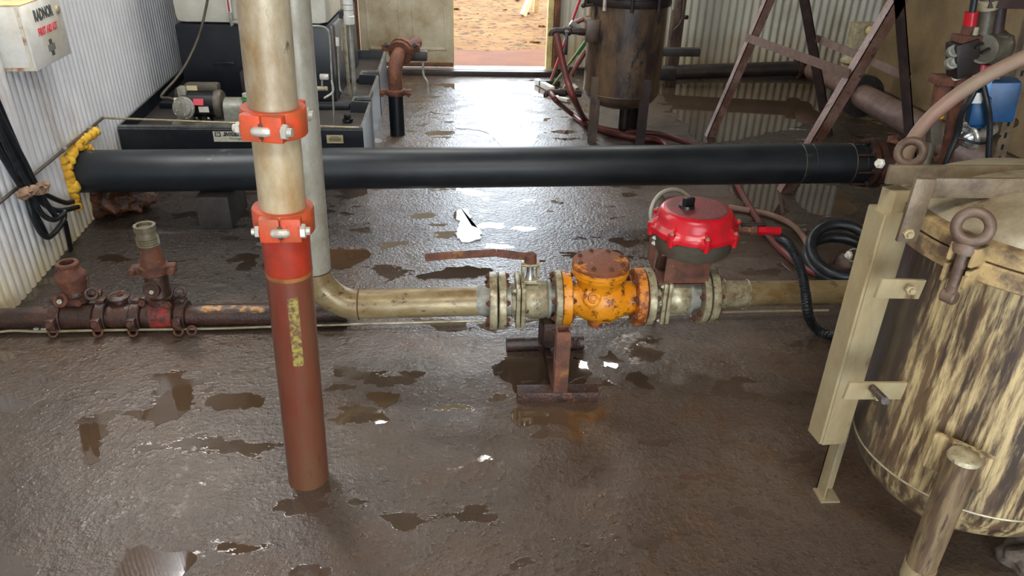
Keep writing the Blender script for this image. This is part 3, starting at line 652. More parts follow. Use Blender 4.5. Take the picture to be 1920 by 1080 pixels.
for i in range(8):
    an = 2*pi*i/8
    c = V((acx+.163*cos(an), acy+.163*sin(an), az_+.012))
    o = M().cyl(c-V((0, 0, .040)), c+V((0, 0, .008)), .010, .0135, 16).build('bolt_boss', MAT['red'], t)
    inst('bolt', HEX['grime_steel'], t, c+V((0, 0, .008)), (0, 0, 1), .008)
    # rib between the boss and the dome
    q = V((acx+.128*cos(an), acy+.128*sin(an), az_+.045))
    M().bar(c+V((0, 0, .004)), q, .012, .01, bev=.002).build('rib', MAT['red'], t)
M().lathe((acx-.04, acy-.0, az_+.076), (0, 0, 1), [(0, .03), (.012, .027), (.013, .012)], 24).build('knob_base', MAT['black'], t)
M().box((acx-.035, acy, az_+.1), (.045, .02, .03), Matrix.Rotation(.4, 3, 'Z'), bev=.005).build('knob', MAT['black'], t, 'black indicator knob')
# plugs on the left, air fitting on the right
for k in (0, .022): inst('plug', HEX['white_steel'], t, (acx-.147, acy-.02, az_-.035-k), (-1, 0, 0), .009)
f0 = V((acx+.155, acy-.02, az_+.0)); f1 = V((acx+.225, acy-.03, az_+.0)); f2 = P(1462, 434, Y=YL-.04)
m = M(); m.cyl(f0, f1, .017, n=18); m.cyl(f0+(f1-f0)*.2, f0+(f1-f0)*.45, .023, n=6); m.cyl(f0+(f1-f0)*.65, f0+(f1-f0)*.95, .022, n=14); m.build('air_fitting', MAT['rust_orange'], t)
m = M(); m.cyl(f1, f2, .015, n=16); m.cyl(f1, f1.lerp(f2, .35), .019, n=6); m.build('hose_tail', MAT['red'], t, 'red hose end')
f3 = f1+V((-.01, 0, .02)); M().tube([f3+V((-.05, 0, .0)), f3, f3+V((.04, 0, .002))], .008, 10).build('tie_wrap', MAT['darksteel'], t)

# handwheel behind the actuator
hc = P(1262, 402, Y=2.78)
t = thing('handwheel', 'grey handwheel standing behind the red actuator', 'handwheel', hc)
hax = V((.25, -1, .45)).normalized()
M().torus(hc, hax, .1, .009, 48, 10).build('rim', MAT['pale_pipe'], t)
a, b, _ = frame(hax)
for k in range(3):
    dr = a*cos(k*2.094)+b*sin(k*2.094); M().bar(hc, hc+dr*.1, .014, .008).build('spoke', MAT['castgrey'], t)
M().lathe(hc-hax*.012, hax, [(0, .02), (.03, .02)], 20).build('hub', MAT['castgrey'], t)
M().cyl(hc-hax*.01, V((hc.x-.02, hc.y+.12, .03)), .011, n=12).build('stem', MAT['darksteel'], t)
M().lathe((hc.x-.02, hc.y+.12, 0), (0, 0, 1), [(0, .05), (.03, .045), (.1, .03), (.14, .025)], 20).build('body', MAT['rust_wet'], t)

# right hand run
t = thing('outlet_pipe', 'greasy welded pipe running right from the red actuated valve behind the trough', 'pipe', (xs(1325), YL, lz(xs(1325))))
fl_disc(t, xs(1321), xs(1335))
bolts(t, (xs(1335), YL, lz(1)), (1, 0, 0), .094, 8, .0125, ph=pi/8)
xa, xb, xc, xd = xs(1335), xs(1348), xs(1398), 1.95
M().lathe((xa, YL, lz(xa)), (1, 0, 0), [(0, .066), (.008, .056), (xb-xa, .054), (xc-xa, .053)], 36).build('reducer', MAT['grime_steel'], t)
M().lathe((xc, YL, lz(xc)), (1, 0, 0), [(0, .049), (xd-xc, .049)], 36).build('pipe', MAT['greasy_pipe'], t)
for x, r in ((xb, .054), (xc, .052), (xs(1355), .0545)): M().torus((x, YL, lz(x)), (1, 0, 0), r, .0035, 36, 6).build('weld_ring', MAT['grime_steel'], t)

# valve stand
t = thing('valve_stand', 'rusty steel stand with two bar feet under the valves', 'stand', (.33, 2.3, 0))
fA, fB = P(970, 757, Z=.0), P(1122, 755, Z=.0)
m = M(); m.box(((fA.x+fB.x)/2, fA.y+.03, .021), (fB.x-fA.x, .055, .042), bev=.003); m.build('front_foot', MAT['rust_wet'], t)
gA, gB = P(950, 664, Z=0), P(1095, 660, Z=0)
m = M(); m.cyl((gA.x, gA.y+.03, .028), (gB.x, gB.y+.03, .028), .028, n=20); m.build('rear_foot', MAT['rust_wet'], t)
px_ = P(1046, 735, Z=0).x; fy = fA.y+.03
m = M(); hh = .255; w_ = .022
for (dx, dy, sx_, sy_) in ((-w_, 0, .005, .05), (w_, 0, .005, .05), (0, w_, .05, .005), (0, -w_, .05, .005)): m.box((px_+dx, fy+dy, .04+hh/2), (sx_, sy_, hh), bev=.001)
m.build('socket_post', MAT['rust_orange'], t, 'open topped square socket post')
ry = gA.y+.03; rxp = P(1018, 650, Z=0).x
M().box((rxp, ry, .08), (.045, .045, .16), bev=.003).build('rear_post', MAT['rust_wet'], t)
M().box((px_-.01, (fy+ry)/2, .03), (.04, ry-fy, .04), bev=.003).build('tie_bar', MAT['rust_wet'], t)
M().box((px_-.015, ry-.06, .13), (.05, .08, .10), bev=.004).build('saddle', MAT['rust_wet'], t)
M().lathe((px_-.015, ry-.06, .07), (0, 0, 1), [(0, .034), (.09, .034)], 20).build('jack_screw', MAT['rust_wet'], t)
inst('nut', HEX['rust'], t, (px_+.025, fy+.06, .19), (1, 0, 0), .014)
inst('nut', HEX['rust_wet'], t, (px_+.09, ry-.03, .05), (1, -.3, 0), .02)

# ================================================================== big black pipe
BYp = 3.8
b0 = V((wallX(3.8)-.04, BYp, .285)); b1 = V((P(1640, 300, Y=3.86).x, 3.86, .325)); bd = (b1-b0).normalized(); rB = .109
t = thing('black_pipe', 'thick black plastic pipe crossing the room from the yellow foam to a rusty coupling', 'pipe', (0, BYp, .2))
M().lathe(b0, bd, [(0, rB), ((b1-b0).length, rB)], 64).build('pipe', MAT['hdpe'], t)
for px, r in ((1497, .003), (1590, .003)):
    k = (P(px, 310, Y=3.85).x-b0.x)/bd.x
    M().torus(b0+bd*k, bd, rB, r, 56, 6).build('weld_bead', MAT['castgrey'], t, 'pale weld bead')
    M().torus(b0+bd*(k+.06), bd, rB, r*.9, 56, 6).build('weld_bead', MAT['hdpe'], t)
c = b1+bd*-.06
M().lathe(c, bd, [(0, .11), (0, .135), (.025, .135), (.025, .12), (.04, .12), (.04, .138), (.07, .138), (.07, .1)], 48).build('coupling', MAT['rust_wet'], t, 'rusty flanged coupling')
M().lathe(c+bd*.07, bd, [(0, .118), (.09, .118), (.09, .135), (.12, .135), (.12, .08)], 48).build('end_adapter', MAT['rust_wet'], t)
bolts(t, c+bd*-.0, -bd, .122, 8, .014, 'rust_wet'); bolts(t, c+bd*.19, bd, .122, 8, .014, 'rust', ph=.2)
a_, b_, _ = frame(bd)
for k in range(8):
    an = k*pi/4+.1; q = c+a_*(.122*cos(an))+b_*(.122*sin(an)); M().cyl(q-bd*.09, q+bd*.0, .007, n=8).build('stud', MAT['rust_wet'], t)
for k in range(5):
    q = c+bd*(.13+.012*k)+V((-.02*(k % 2), -.03+.022*k, .128+.004*(k % 2)))
    M().blob(q, (.022, .018, .012), .5, 3, 2, k).build('rust_flake', MAT['rust_orange'], t, 'orange flaking rust')

m = M(); wq = wallX(BYp)
for k in range(24):
    an = 2*pi*k/24; rr = rB+.02+.012*random.random()
    if sin(an) < -.45: continue
    m.blob((wq+.02+.02*random.random(), BYp+rr*cos(an), .285+rr*sin(an)), (.028, .03, .028), .5, 3, 2, k)
for k in range(9): m.blob((wq+.02, BYp-rB-.02-.012*random.random(), .15+.03*k), (.03, .026, .026), .5, 3, 2, k+40)
for k in range(5): m.blob((wq+.03, BYp+.02+.05*k, .285+rB+.035), (.03, .036, .026), .5, 3, 2, k+60)
tag(m.build('foam_seal', MAT['foam'], loc=(wq, BYp, .28), sharp=170), 'lumpy yellow foam sealing the black pipe where it enters the white wall', 'foam')
lc = P(200, 425, Z=0)
m = M(); dcc = P(205, 398, Y=3.97); m.blob((dcc.x+.02, 3.97, .085), (.19, .12, .12), .55, 2.6, 5, 3)
tag(m.build('debris_clump', MAT['lump'], loc=(wallX(4)+.1, 3.95, 0)), 'wet brown fibrous clump on the floor under the black pipe', 'debris')
bk = P(375, 430, Z=0)
tag(M().box((bk.x+.085, bk.y+.16, .088), (.17, .32, .176), bev=.006).build('support_block', MAT['concrete_block'], loc=(bk.x+.085, bk.y+.16, 0)), 'dark concrete block propping up the black pipe', 'block')

# ================================================================== left manifold on the floor
MY = 2.72; rM = .043; mz = .052
def mx(px): return P(px, 582, Y=MY).x
t = thing('manifold_pipe', 'dark rusty pipe with clamps lying on the floor along the left', 'pipe', (-1.4, MY, 0))
M().cyl((-2.15, MY-.02, mz), (mx(650), MY+.02, mz), rM, n=32).build('pipe', MAT['rust_wet'], t)
m = M(); m.lathe((mx(352), MY, mz), (1, 0, 0), [(0, rM+.001), (mx(520)-mx(352), rM+.001)], 32); m.build('scuffed_section', MAT['rust_wet'], t)
for px0, px1 in ((375, 500), (62, 84)):   # ochre paint left along the crown of the pipe
    m = M(); n_ = 10; rows = []
    for i in range(n_+1):
        x = mx(px0)+(mx(px1)-mx(px0))*i/n_
        rows.append([m.b.verts.new((x, MY+(rM+.0018)*cos(an), mz+(rM+.0018)*sin(an))) for an in (1.5+.1*noise.noise(V((i, 0, 0))), 1.8, 2.1, 2.45+.25*noise.noise(V((i*1.7, 3, 0))))])
    for p, q in zip(rows, rows[1:]):
        for k in range(3): m.b.faces.new((p[k], p[k+1], q[k+1], q[k]))
    m.build('paint_patch', MAT['ochre_chips'], t, 'chipped ochre paint')
for x0_, x1_ in ((118, 180), (205, 250), (268, 330)):
    M().lathe((mx(x0_), MY, mz), (1, 0, 0), [(0, rM), (.006, rM+.010), (mx(x1_)-mx(x0_)-.006, rM+.010), (mx(x1_)-mx(x0_), rM)], 32).build('tee_sleeve', MAT['rust_wet'], t)
M().lathe((mx(285), MY, mz), (1, 0, 0), [(0, rM+.0105), (mx(325)-mx(285), rM+.0105)], 32, cap=False).build('red_paint_band', gm('red_smear', S(70, 46, 40), S(168, 54, 50), .4, 0, 20, .48, .2), t, 'smear of red paint')
for i, px in enumerate((110, 193, 258, 342)):
    x = mx(px)
    c = M().lathe((x-.02, MY, mz), (1, 0, 0), [(0, rM+.004), (0, rM+.018), (.005, rM+.022), (.035, rM+.022), (.04, rM+.018), (.04, rM+.004)], 32).build('clamp', MAT['rust_wet'], t)
    M().box((x, MY-rM-.03, mz+.005), (.034, .03, .05), bev=.006).build('clamp_ear', MAT['rust_wet'], c)
    M().torus((x, MY-rM-.036, mz-.028), (0, -1, .5), .017, .005, 20, 8).build('bail', MAT['rust'], c)
    M().box((x, MY+.01, mz+rM+.026), (.034, .04, .02), bev=.005).build('clamp_lug', MAT['rust_wet'], c)
    inst('nut', HEX['rust'], c, (x, MY-rM-.045, mz+.012), (0, -1, .2), .013)
M().torus((mx(367), MY-rM-.036, mz-.025), (0, -1, .5), .017, .005, 20, 8).build('bail', MAT['rust'], t)
inst('nut', HEX['rust_wet'], t, (mx(348), MY+.005, mz+rM+.03), (0, 0, 1), .016)
# cap on the short stub between the two risers
x = mx(222); m = M(); m.lathe((x, MY+.03, mz), (0, 0, 1), [(0, .03), (.065, .03), (.065, .038), (.078, .038), (.082, .03)], 24)
m.torus((x, MY+.03, mz+.075), (0, 0, 1), .04, .006, 20, 8); m.build('stub_cap', MAT['rust_wet'], t)
inst('nut', HEX['rust'], t, (x+.005, MY+.03, mz+.083), (0, 0, 1), .014)

def ears(m, c, R, h, n=2, off=0, rr=.022):
    for k in range(n):
        an = off+2*pi*k/n; q = V(c)+V((cos(an)*R, sin(an)*R, 0)); m.box(q, (rr*1.8, rr*1.8, h), Matrix.Rotation(an, 3, 'Z'), bev=rr*.4)
    return m
# riser one: short, open topped
x = P(142, 560, Y=MY+.03).x; yy = MY+.04
t = thing('short_riser', 'short rusty open topped pipe riser at the left end of the manifold', 'fitting', (x, yy, mz))
m = M(); m.lathe((x, yy, mz+.0), (0, 0, 1), [(0, .036), (.05, .04), (.06, .062), (.085, .062), (.09, .048), (.11, .046)], 32); m.build('saddle', MAT['rust_wet'], t)
m = M(); ears(m, (x, yy, mz+.075), .072, .028, 2, .25, .028); m.build('saddle_ears', MAT['rust_wet'], t)
m = M(); m.lathe((x, yy, mz+.105), (0, 0, 1), [(0, .046), (.02, .05), (.045, .057), (.058, .06), (.066, .06), (.08, .05), (.088, .04), (.098, .037), (.108, .04), (.116, .043), (.122, .040), (.122, .028), (.06, .026)], 36)
m.build('open_coupling', MAT['rust'], t)
M().lathe((x, yy, mz+.18), (0, 0, 1), [(0, .02), (.004, .028)], 20).build('bore', MAT['black'], t)
o = M().torus((x-.035, yy-.055, mz+.085), (-.25, -1, .6), .024, .008, 24, 8).build('ring_lug', MAT['rust'], t)
inst('nut', HEX['white_steel'], t, (x-.035, yy-.06, mz+.08), (-.25, -1, .6), .011)
inst('nut', HEX['rust'], t, (x+.03, yy-.055, mz+.07), (.2, -1, .4), .015); M().torus((x+.072, yy-.02, mz+.095), (.2, -1, .7), .022, .007, 24, 8).build('ring_lug', MAT['rust_wet'], t)
M().cyl((x+.028, yy-.0, mz+.15), (x+.062, yy+.01, mz+.15), .01, n=10).build('side_stop', MAT['rust'], t)
# riser two: tall hydrant like
x = P(300, 560, Y=MY+.03).x; yy = MY+.04; hz = P(272, 432, Y=MY+.04).z-mz
t = thing('tall_riser', 'tall rusty valved riser with a greenish threaded top on the manifold', 'fitting', (x, yy, mz)); k = hz/.36
M().lathe((x, yy, mz), (0, 0, 1), [(0, .038), (.045, .042), (.05, .058), (.075, .058), (.08, .046)], 32).build('saddle', MAT['rust_wet'], t)
m = M(); ears(m, (x, yy, mz+.062), .072, .028, 2, .1, .026); m.build('saddle_ears', MAT['rust_wet'], t)
M().lathe((x, yy, mz+.08), (0, 0, 1), [(0, .046), (.02*k, .044), (.10*k, .044), (.105*k, .05), (.125*k, .05), (.13*k, .042)], 32).build('lower_barrel', MAT['rust_wet'], t)
M().lathe((x-.008, yy-.03, mz+.075+.045*k), (-.1, -1, .25), [(0, .034), (.022, .034), (.022, .024), (.018, .02), (.018, .004)], 28).build('round_port', MAT['rust_wet'], t)
inst('plug', HEX['white_steel'], t, (x-.008, yy-.05, mz+.07+.045*k), (-.1, -1, .25), .009)
zc = mz+.08+.115*k
m = M(); m.lathe((x, yy, zc-.02), (0, 0, 1), [(0, .05), (.006, .056), (.036, .056), (.042, .05)], 32); ears(m, (x, yy, zc), .064, .036, 2, .12, .024); m.build('coupling', MAT['rust'], t)
for sg in (-1, 1):
    q = V((x+sg*.074, yy-.02, zc+.0)); M().lathe(q, (.1*sg, -1, .1), [(-.03, .013), (.018, .016), (.024, .012)], 14).build('coupling_bolt', MAT['rust'], t)
inst('nut', HEX['rust'], t, (x+.045, yy-.055, mz+.06), (.1, -1, .3), .016); inst('nut', HEX['rust'], t, (x-.06, yy-.04, mz+.06), (-.1, -1, .3), .015)
M().torus((x+.08, yy-.0, mz+.085), (.1, -1, .6), .021, .007, 20, 8).build('ring_lug', MAT['rust_wet'], t)
M().lathe((x, yy, zc+.02), (0, 0, 1), [(0, .048), (.03*k, .043), (.085*k, .038)], 32).build('taper', MAT['rust'], t)
z2 = zc+.02+.085*k
th_ = [(0, .040)]
for i in range(4): th_ += [(.004+.01*i, .043), (.009+.01*i, .039)]
th_ += [(.05*k, .037), (.054*k, .034), (.06*k, .034), (.063*k, .041), (.085*k, .041), (.085*k, .03), (.07*k, .028)]
M().lathe((x, yy, z2), (0, 0, 1), th_, 32).build('threaded_top', gm('greenish_brass', S(112, 108, 84), S(84, 70, 50), .5, .2, 14, .45, .2, bump=.2), t, 'greenish grey threaded nipple')
M().lathe((x, yy, z2+.06*k), (0, 0, 1), [(0, .02), (.014, .03)], 20).build('bore', MAT['castgrey'], t)

# thin tube along the floor
pts = [(-2.02, 2.55, .03), (-1.86, 2.66, .02), (-1.7, 2.66, .018)]+[(P(x_, y_, Z=.018).x, P(x_, y_, Z=.018).y, .018) for x_, y_ in ((200, 619), (400, 616), (520, 612), (700, 607), (905, 601))]+[(.5, 2.72, .018), (P(1350, 586, Z=.018).x, P(1350, 586, Z=.018).y, .018), (1.6, 2.77, .018)]
t = thing('floor_tube', 'thin bright steel tube running across the floor before the manifold', 'tube', (-1, 2.68, 0))
M().tube(pts, .0055, 8, 5).build('tube', MAT['beige'], t)
for px in (70, 84): M().cyl(P(px-5, 618, Z=.018), P(px+5, 618, Z=.018), .01, n=10).build('tube_union', MAT['bright_steel'], t)

# thin conduit on the wall and across the tray
t = thing('wall_conduit', 'thin steel rod running up the white wall then bending across the tray front', 'conduit', PW(195, 220, .03))
c0, c1 = PW(-60, 428, .035), PW(193, 221, .035); c2 = P(470, 235, Y=c1.y)
m = M(); m.tube([c0, c1], .008, 10, smooth=False); m.build('wall_length', MAT['castgrey'], t)
M().tube([c1, c2+V((.6, 0, -.01))], .006, 10, smooth=False).build('cross_length', MAT['beige'], t)
M().torus(c1, V((0, 0, 1)), .008, .006, 14, 6).build('bend', MAT['bright_steel'], t)
for k in (.3, .62, .85): M().cyl(c0.lerp(c1, k), c0.lerp(c1, k+.02), .011, n=10).build('rod_joint', MAT['bright_steel'], t)

# ================================================================== first aid box
zb_ = PW(13, 131, .0).z
q0 = PW(13, 131, .004); f0_ = P(70, 133, Z=zb_); f1_ = P(137, 98, Z=zb_); dr = (f1_-f0_); Wb = dr.length; dr.normalize()
wn = V((1, .082, 0)).normalized(); wd_ = V((-.082, 1, 0)).normalized()
dep = (f0_-PW(13, 131, .0)).dot(wn); Wb = (f1_-f0_).dot(wd_)
HB = .262
t = thing('first_aid_box', 'white metal first aid box with rusty edges fixed high on the left wall', 'first aid kit', q0)
y0 = f0_; zz = zb_
def BX(u, d, h): return y0+wd_*u+wn*(d-0)+V((0, 0, h))
R3 = Matrix((wn, wd_, V((0, 0, 1)))).transposed()
sp_ = V((0, 0, 0))
M().box(BX(Wb/2, -dep/2-.008, HB/2), (dep-.016, Wb-.004, HB), R3, bev=.004).build('case', MAT['white_paint'], t)
M().box(BX(Wb/2, -.006, HB/2), (.012, Wb, HB+.004), R3, bev=.003).build('door', MAT['white_paint'], t)
M().box(BX(-.001, -.017, HB/2), (.012, .004, HB), R3).build('hinge', MAT['rusty_white'], t, 'rust eaten hinge edge')
M().box(BX(-.002, -dep/2, .006), (dep*.9, .004, .012), R3).build('bottom_lip', MAT['rusty_white'], t)
M().lathe(BX(Wb-.045, .0, .20), wn, [(0, .018), (.008, .016), (.01, .01)], 20).build('latch', MAT['paleplate'], t, 'brassy round latch')
TX = lambda u, h: BX(u*Wb, .0008, h)
M().box(BX(Wb/2, -dep/2, HB+.003), (dep, Wb, .006), R3, bev=.002).build('box_top', MAT['wood'], t, 'tan top')  # top panel coloured tan, unlike the white case
text('brand_lettering', 'RADNOR', MAT['ink'], t, TX(.50, .205), wd_, (0, 0, 1), .062, bold=.003, fitw=Wb*.50)
text('title_lettering', 'FIRST AID KIT', MAT['inkred'], t, TX(.52, .138), wd_, (0, 0, 1), .043, bold=.0015, fitw=Wb*.52)
cc = (.50, .062)
M().box(TX(cc[0], cc[1]+.025), (.001, .03, .02), R3).build('emblem_bar', MAT['ink'], t); M().box(TX(cc[0], cc[1]-.025), (.001, .03, .02), R3).build('emblem_bar', MAT['ink'], t)
for k in range(6): M().box(TX(cc[0], cc[1]-.0125+.005*k), (.001, .075, .0024), R3).build('emblem_line', MAT['ink'], t)

# ================================================================== hose bundle on the left wall
hb = PW(66, 352, .06)
t = thing('hose_bundle', 'bundle of black rubber hoses hanging on the left wall, tied with a tan rag', 'hoses', hb)
paths = [
 [(-30, 130), (8, 220), (38, 290), (62, 350), (92, 368), (122, 380), (136, 378)],
 [(-34, 150), (2, 235), (34, 300), (60, 356), (84, 384), (112, 395), (146, 388)],
 [(-38, 160), (-4, 240), (28, 305), (56, 360), (78, 400), (100, 412), (118, 402), (121, 396)],
 [(-44, 175), (-10, 250), (22, 308), (50, 362), (66, 400), (84, 436), (92, 446)],
 [(-48, 190), (-14, 262), (18, 316), (48, 366), (62, 408), (80, 440), (96, 442), (118, 415), (121, 396)],
 [(-40, 140), (4, 226), (44, 300), (70, 352), (90, 386), (104, 405)],
]
for i, pth in enumerate(paths):
    M().tube([PW(x_, y_, .045+.014*(i % 3)) for x_, y_ in pth], .0125, 12, 6).build('hose', MAT['hose_black'], t)
M().bar(PW(122, 415, .03), PW(134, 474, .03), .035, .006, up=(1, 0, 0)).build('wall_gap_strip', MAT['black'], t, 'flat black strip standing for a dark gap in the wall')  # black strip in place of a dark slot in the ribbed wall
m = M()
for k in range(12):
    u = k/11; q = PW(40+44*u, 364-12*u+4*sin(k*2.1), .085); m.blob(q, (.022, .026, .018), .6, 2.5, 2, k)
m.tube([PW(38, 362, .09), PW(32, 360, .06), PW(30, 362, .04)], .006, 8); m.build('rag_tie', MAT['tan_cloth'], t, 'twisted tan rag')

# ================================================================== containment tray + tank + pump
TZ = .345
fx, fyT = -.61, 4.42
x_l = lambda y: wallX(y)+.02
outer = [(x_l(4.42), 4.42), (-.61, 4.42), (-.62, 5.00), (-.74, 5.02), (-.74, 5.13), (-.64, 5.15), (-.65, 5.78), (-.78, 5.80), (-.78, 5.91), (-.66, 5.93), (-.68, 6.72), (x_l(6.72), 6.72), (x_l(5.2), 5.2)]
t = thing('spill_tray', 'low black plastic spill tray with a notched right side under the tank and pump', 'tray', (-1.3, 4.6, 0))
def inset(p, d):
    n = len(p); out = []
    for i in range(n):
        a, b, c = V((*p[i-1], 0)), V((*p[i], 0)), V((*p[(i+1) % n], 0)); e1 = (b-a).normalized(); e2 = (c-b).normalized()
        n1 = V((-e1.y, e1.x, 0)); n2 = V((-e2.y, e2.x, 0)); bis = (n1+n2)
        k = d/max(.35, bis.length_squared/2); out.append(b+bis/2*k*1.0)
    return [(v.x, v.y) for v in out]
rim_in = inset(outer, .035); dk = inset(outer, .05)
m = M(); loops = []
for pts_, z_ in ((outer, .0), (inset(outer, -.0), TZ-.012), (inset(outer, .008), TZ), (inset(outer, .028), TZ), (rim_in, TZ-.01), (dk, TZ-.075)):
    loops.append([m.b.verts.new((p[0], p[1], z_)) for p in pts_])
for a_, b_ in zip(loops, loops[1:]):
    for i in range(len(a_)): m.b.faces.new((a_[i], a_[(i+1) % len(a_)], b_[(i+1) % len(a_)], b_[i]))
m.build('tray_wall', MAT['poly'], t)
m = M(); loops = [[m.b.verts.new((p[0], p[1], z_)) for p in pts_] for pts_, z_ in ((inset(outer, -.002), TZ-.02), (inset(outer, .006), TZ+.002), (inset(outer, .03), TZ+.002))]
for a_, b_ in zip(loops, loops[1:]):
    for i in range(len(a_)): m.b.faces.new((a_[i], a_[(i+1) % len(a_)], b_[(i+1) % len(a_)], b_[i]))
m.build('rim_highlight', MAT['highlight_grey'], t, 'grey rim coloured as an edge highlight')  # edge highlights put into the colour of a separate grey rim
m = M(); m.b.faces.new([m.b.verts.new((p[0], p[1], TZ-.07)) for p in dk]); m.build('deck', MAT['poly_deck'], t, 'dusty dark deck')
for y_ in (5.08, 5.86):
    M().box((-1.4, y_, TZ-.05), (1.25, .06, .04), bev=.01).build('deck_rib', MAT['poly'], t)
# stickers
la, lb = P(400, 256, Y=4.417), P(482, 258, Y=4.417)
lab = M().box((la.x+.15, 4.418, (la.z+lb.z)/2+.002), (.30, .002, .062)).build('maker_label', MAT['label'], t, 'white maker label')
text('label_lettering', 'SNYDER INDUSTRIES', MAT['inkblack'], t, (la.x+.175, 4.4160, la.z+.014), (1, 0, 0), (0, 0, 1), .032, bold=.0012, fitw=.235, shear=.3)
text('label_lettering', 'The Ingenuity of Plastics', MAT['ink'], t, (la.x+.19, 4.4160, la.z-.012), (1, 0, 0), (0, 0, 1), .013, fitw=.2)
m = M(); m.box((la.x+.028, 4.4162, la.z+.014), (.034, .001, .028)); m.build('logo_frame', MAT['ink'], t)
text('logo_letters', 'Sii', MAT['label'], t, (la.x+.028, 4.4154, la.z+.013), (1, 0, 0), (0, 0, 1), .026, bold=.0008)
sc_ = P(628, 261, Y=4.417)
M().box((sc_.x, 4.418, sc_.z), (.098, .002, .05)).build('small_label', MAT['label_cream'], t, 'small cream label')
for k in range(4): M().box((sc_.x, 4.4165, sc_.z+.014-.008*k), (.05 if k == 0 else .07, .0008, .003)).build('print_line', MAT['ink'], t)
kb = P(652, 226, Z=TZ-.06)
m = M(); m.lathe(kb, (0, 0, 1), [(0, .035), (.012, .032), (.014, .02)], 20); m.box(kb+V((0, 0, .028)), (.04, .04, .03), bev=.005); m.build('drain_plug', MAT['black'], t, 'black square plug')

# tank
TY = 5.27; txl, txr = P(350, 180, Y=TY).x, P(632, 180, Y=TY).x; tzb = TZ-.07; tzt = P(500, 48, Y=TY).z
t = thing('chemical_tank', 'cream plastic tank on a black plastic cradle in the spill tray', 'tank', ((txl+txr)/2, TY+.5, tzb))
m = M(); m.box(((txl+txr)/2, TY+.62, (tzb+tzt)/2), (txr-txl, 1.24, tzt-tzb), bev=.02); m.build('cradle', MAT['poly'], t, 'black cradle')
for px in (455, 640-10):
    pass
M().box((P(472, 130, Y=TY).x+.05, TY-.03, P(472, 150, Y=TY).z), (.24, .07, .14), bev=.012).build('pump_shelf', MAT['poly_deck'], t)
M().box((P(420, 118, Y=TY).x, TY-.006, P(420, 118, Y=TY).z), (.14, .012, .02), bev=.003).build('moulded_ledge', MAT['poly'], t)
m = M()
m.box(((txl+txr)/2-.01, TY+.62, tzt+.62), (txr-txl-.02, 1.2, 1.24), bev=.06); m.build('tank_body', MAT['cream_poly'], t, 'cream tank')
tx2 = P(642, 60, Y=TY+.05).x
M().box((tx2-.01, TY+.2, (tzb+1.4)/2+.2), (.018, .04, 1.9), bev=.003).build('corner_post', MAT['paleplate'], t, 'pale corner strip')
# sight tube + pvc elbow on the tank front
sx0 = P(431, 20, Y=TY-.03)
m = M(); m.tube([sx0+V((0, 0, .5)), (sx0.x, sx0.y, P(432, 34, Y=TY-.03).z), (sx0.x+.015, sx0.y, P(436, 41, Y=TY-.03).z), (sx0.x+.12, sx0.y, P(452, 42, Y=TY-.03).z)], .0125, 12, 5); m.build('drain_tube', MAT['galv'], t)
M().box((sx0.x, sx0.y-.005, sx0.z+.12), (.028, .02, .26), bev=.003).build('gauge_body', MAT['whitepl'], t)
M().box((sx0.x, sx0.y-.017, sx0.z+.12), (.01, .006, .25), bev=.002).build('gauge_red_line', MAT['redpole'], t, 'red gauge line')
# post with calibration tube right of the tank
cp0 = P(655, 45, Y=TY+.1)
t2 = thing('calibration_tube', 'clear printed calibration tube clamped at the right edge of the cream tank', 'tube', (cp0.x, cp0.y, cp0.z))
M().lathe((cp0.x, cp0.y, cp0.z), (0, 0, 1), [(0, .02), (.0, .036), (.05, .038), (.055, .034), (.8, .034)], 24).build('tube', MAT['whitepl'], t2)
for k in range(14): M().torus((cp0.x, cp0.y, cp0.z+.09+.035*k), (0, 0, 1), .0342, .0016, 20, 5).build('graduation', MAT['inkblack'], t2)
M().box((cp0.x-.05, cp0.y+.02, cp0.z+.06), (.03, .05, .05)).build('clip', MAT['black'], t2)
M().lathe((cp0.x, cp0.y, TZ-.07), (0, 0, 1), [(0, .016), (cp0.z-TZ+.07, .016)], 14).build('down_pipe', MAT['galv'], t2)
# steel sampling line right of the pump
v0 = P(612, 68, Y=4.75); v1 = P(624, 235, Y=4.62)
t3 = thing('sample_line', 'thin looped steel sampling tube with a small valve right of the standing pipes', 'tube', (v1.x, v1.y, TZ-.07))
yv = 4.66
M().tube([P(580, 49, Y=yv), P(598, 49, Y=yv), P(612, 54, Y=yv), P(618, 70, Y=yv), P(622, 140, Y=yv), V((P(624, 200, Y=yv).x, yv, TZ-.06))], .006, 10, 6).build('tube', MAT['galv'], t3)
q = P(608, 144, Y=yv); M().box(q, (.052, .03, .03), bev=.003).build('valve_block', MAT['white_steel'], t3)
M().tube([P(604, 150, Y=yv), P(604, 164, Y=yv)], .006, 8, smooth=False).build('valve_stem', MAT['galv'], t3)
M().cyl(P(590, 166, Y=yv), P(614, 166, Y=yv), .014, n=12).build('cross_fitting', MAT['paleplate'], t3)
M().tube([P(622, 150, Y=yv), P(624, 172, Y=yv), P(608, 184, Y=yv)], .007, 8).build('branch', MAT['white_steel'], t3)
M().cyl(P(640, 50, Y=4.9), P(642, 95, Y=4.9), .006, n=8).build('side_tube', MAT['galv'], t3); 
t4 = thing('drain_hose', 'thin grey tube running down the black cradle edge into the tray', 'tube', P(638, 170, Y=5.1))
M().tube([P(629, 48, Y=5.1), P(633, 70, Y=5.1), P(634, 110, Y=5.1), P(637, 165, Y=5.1), P(641, 172, Y=5.05)], .006, 8, 5).build('tube', MAT['galv'], t4)
M().tube([P(632, 70, Y=5.1), P(633, 86, Y=5.1)], .012, 10, smooth=False).build('tube_connector', MAT['whitepl'], t4)

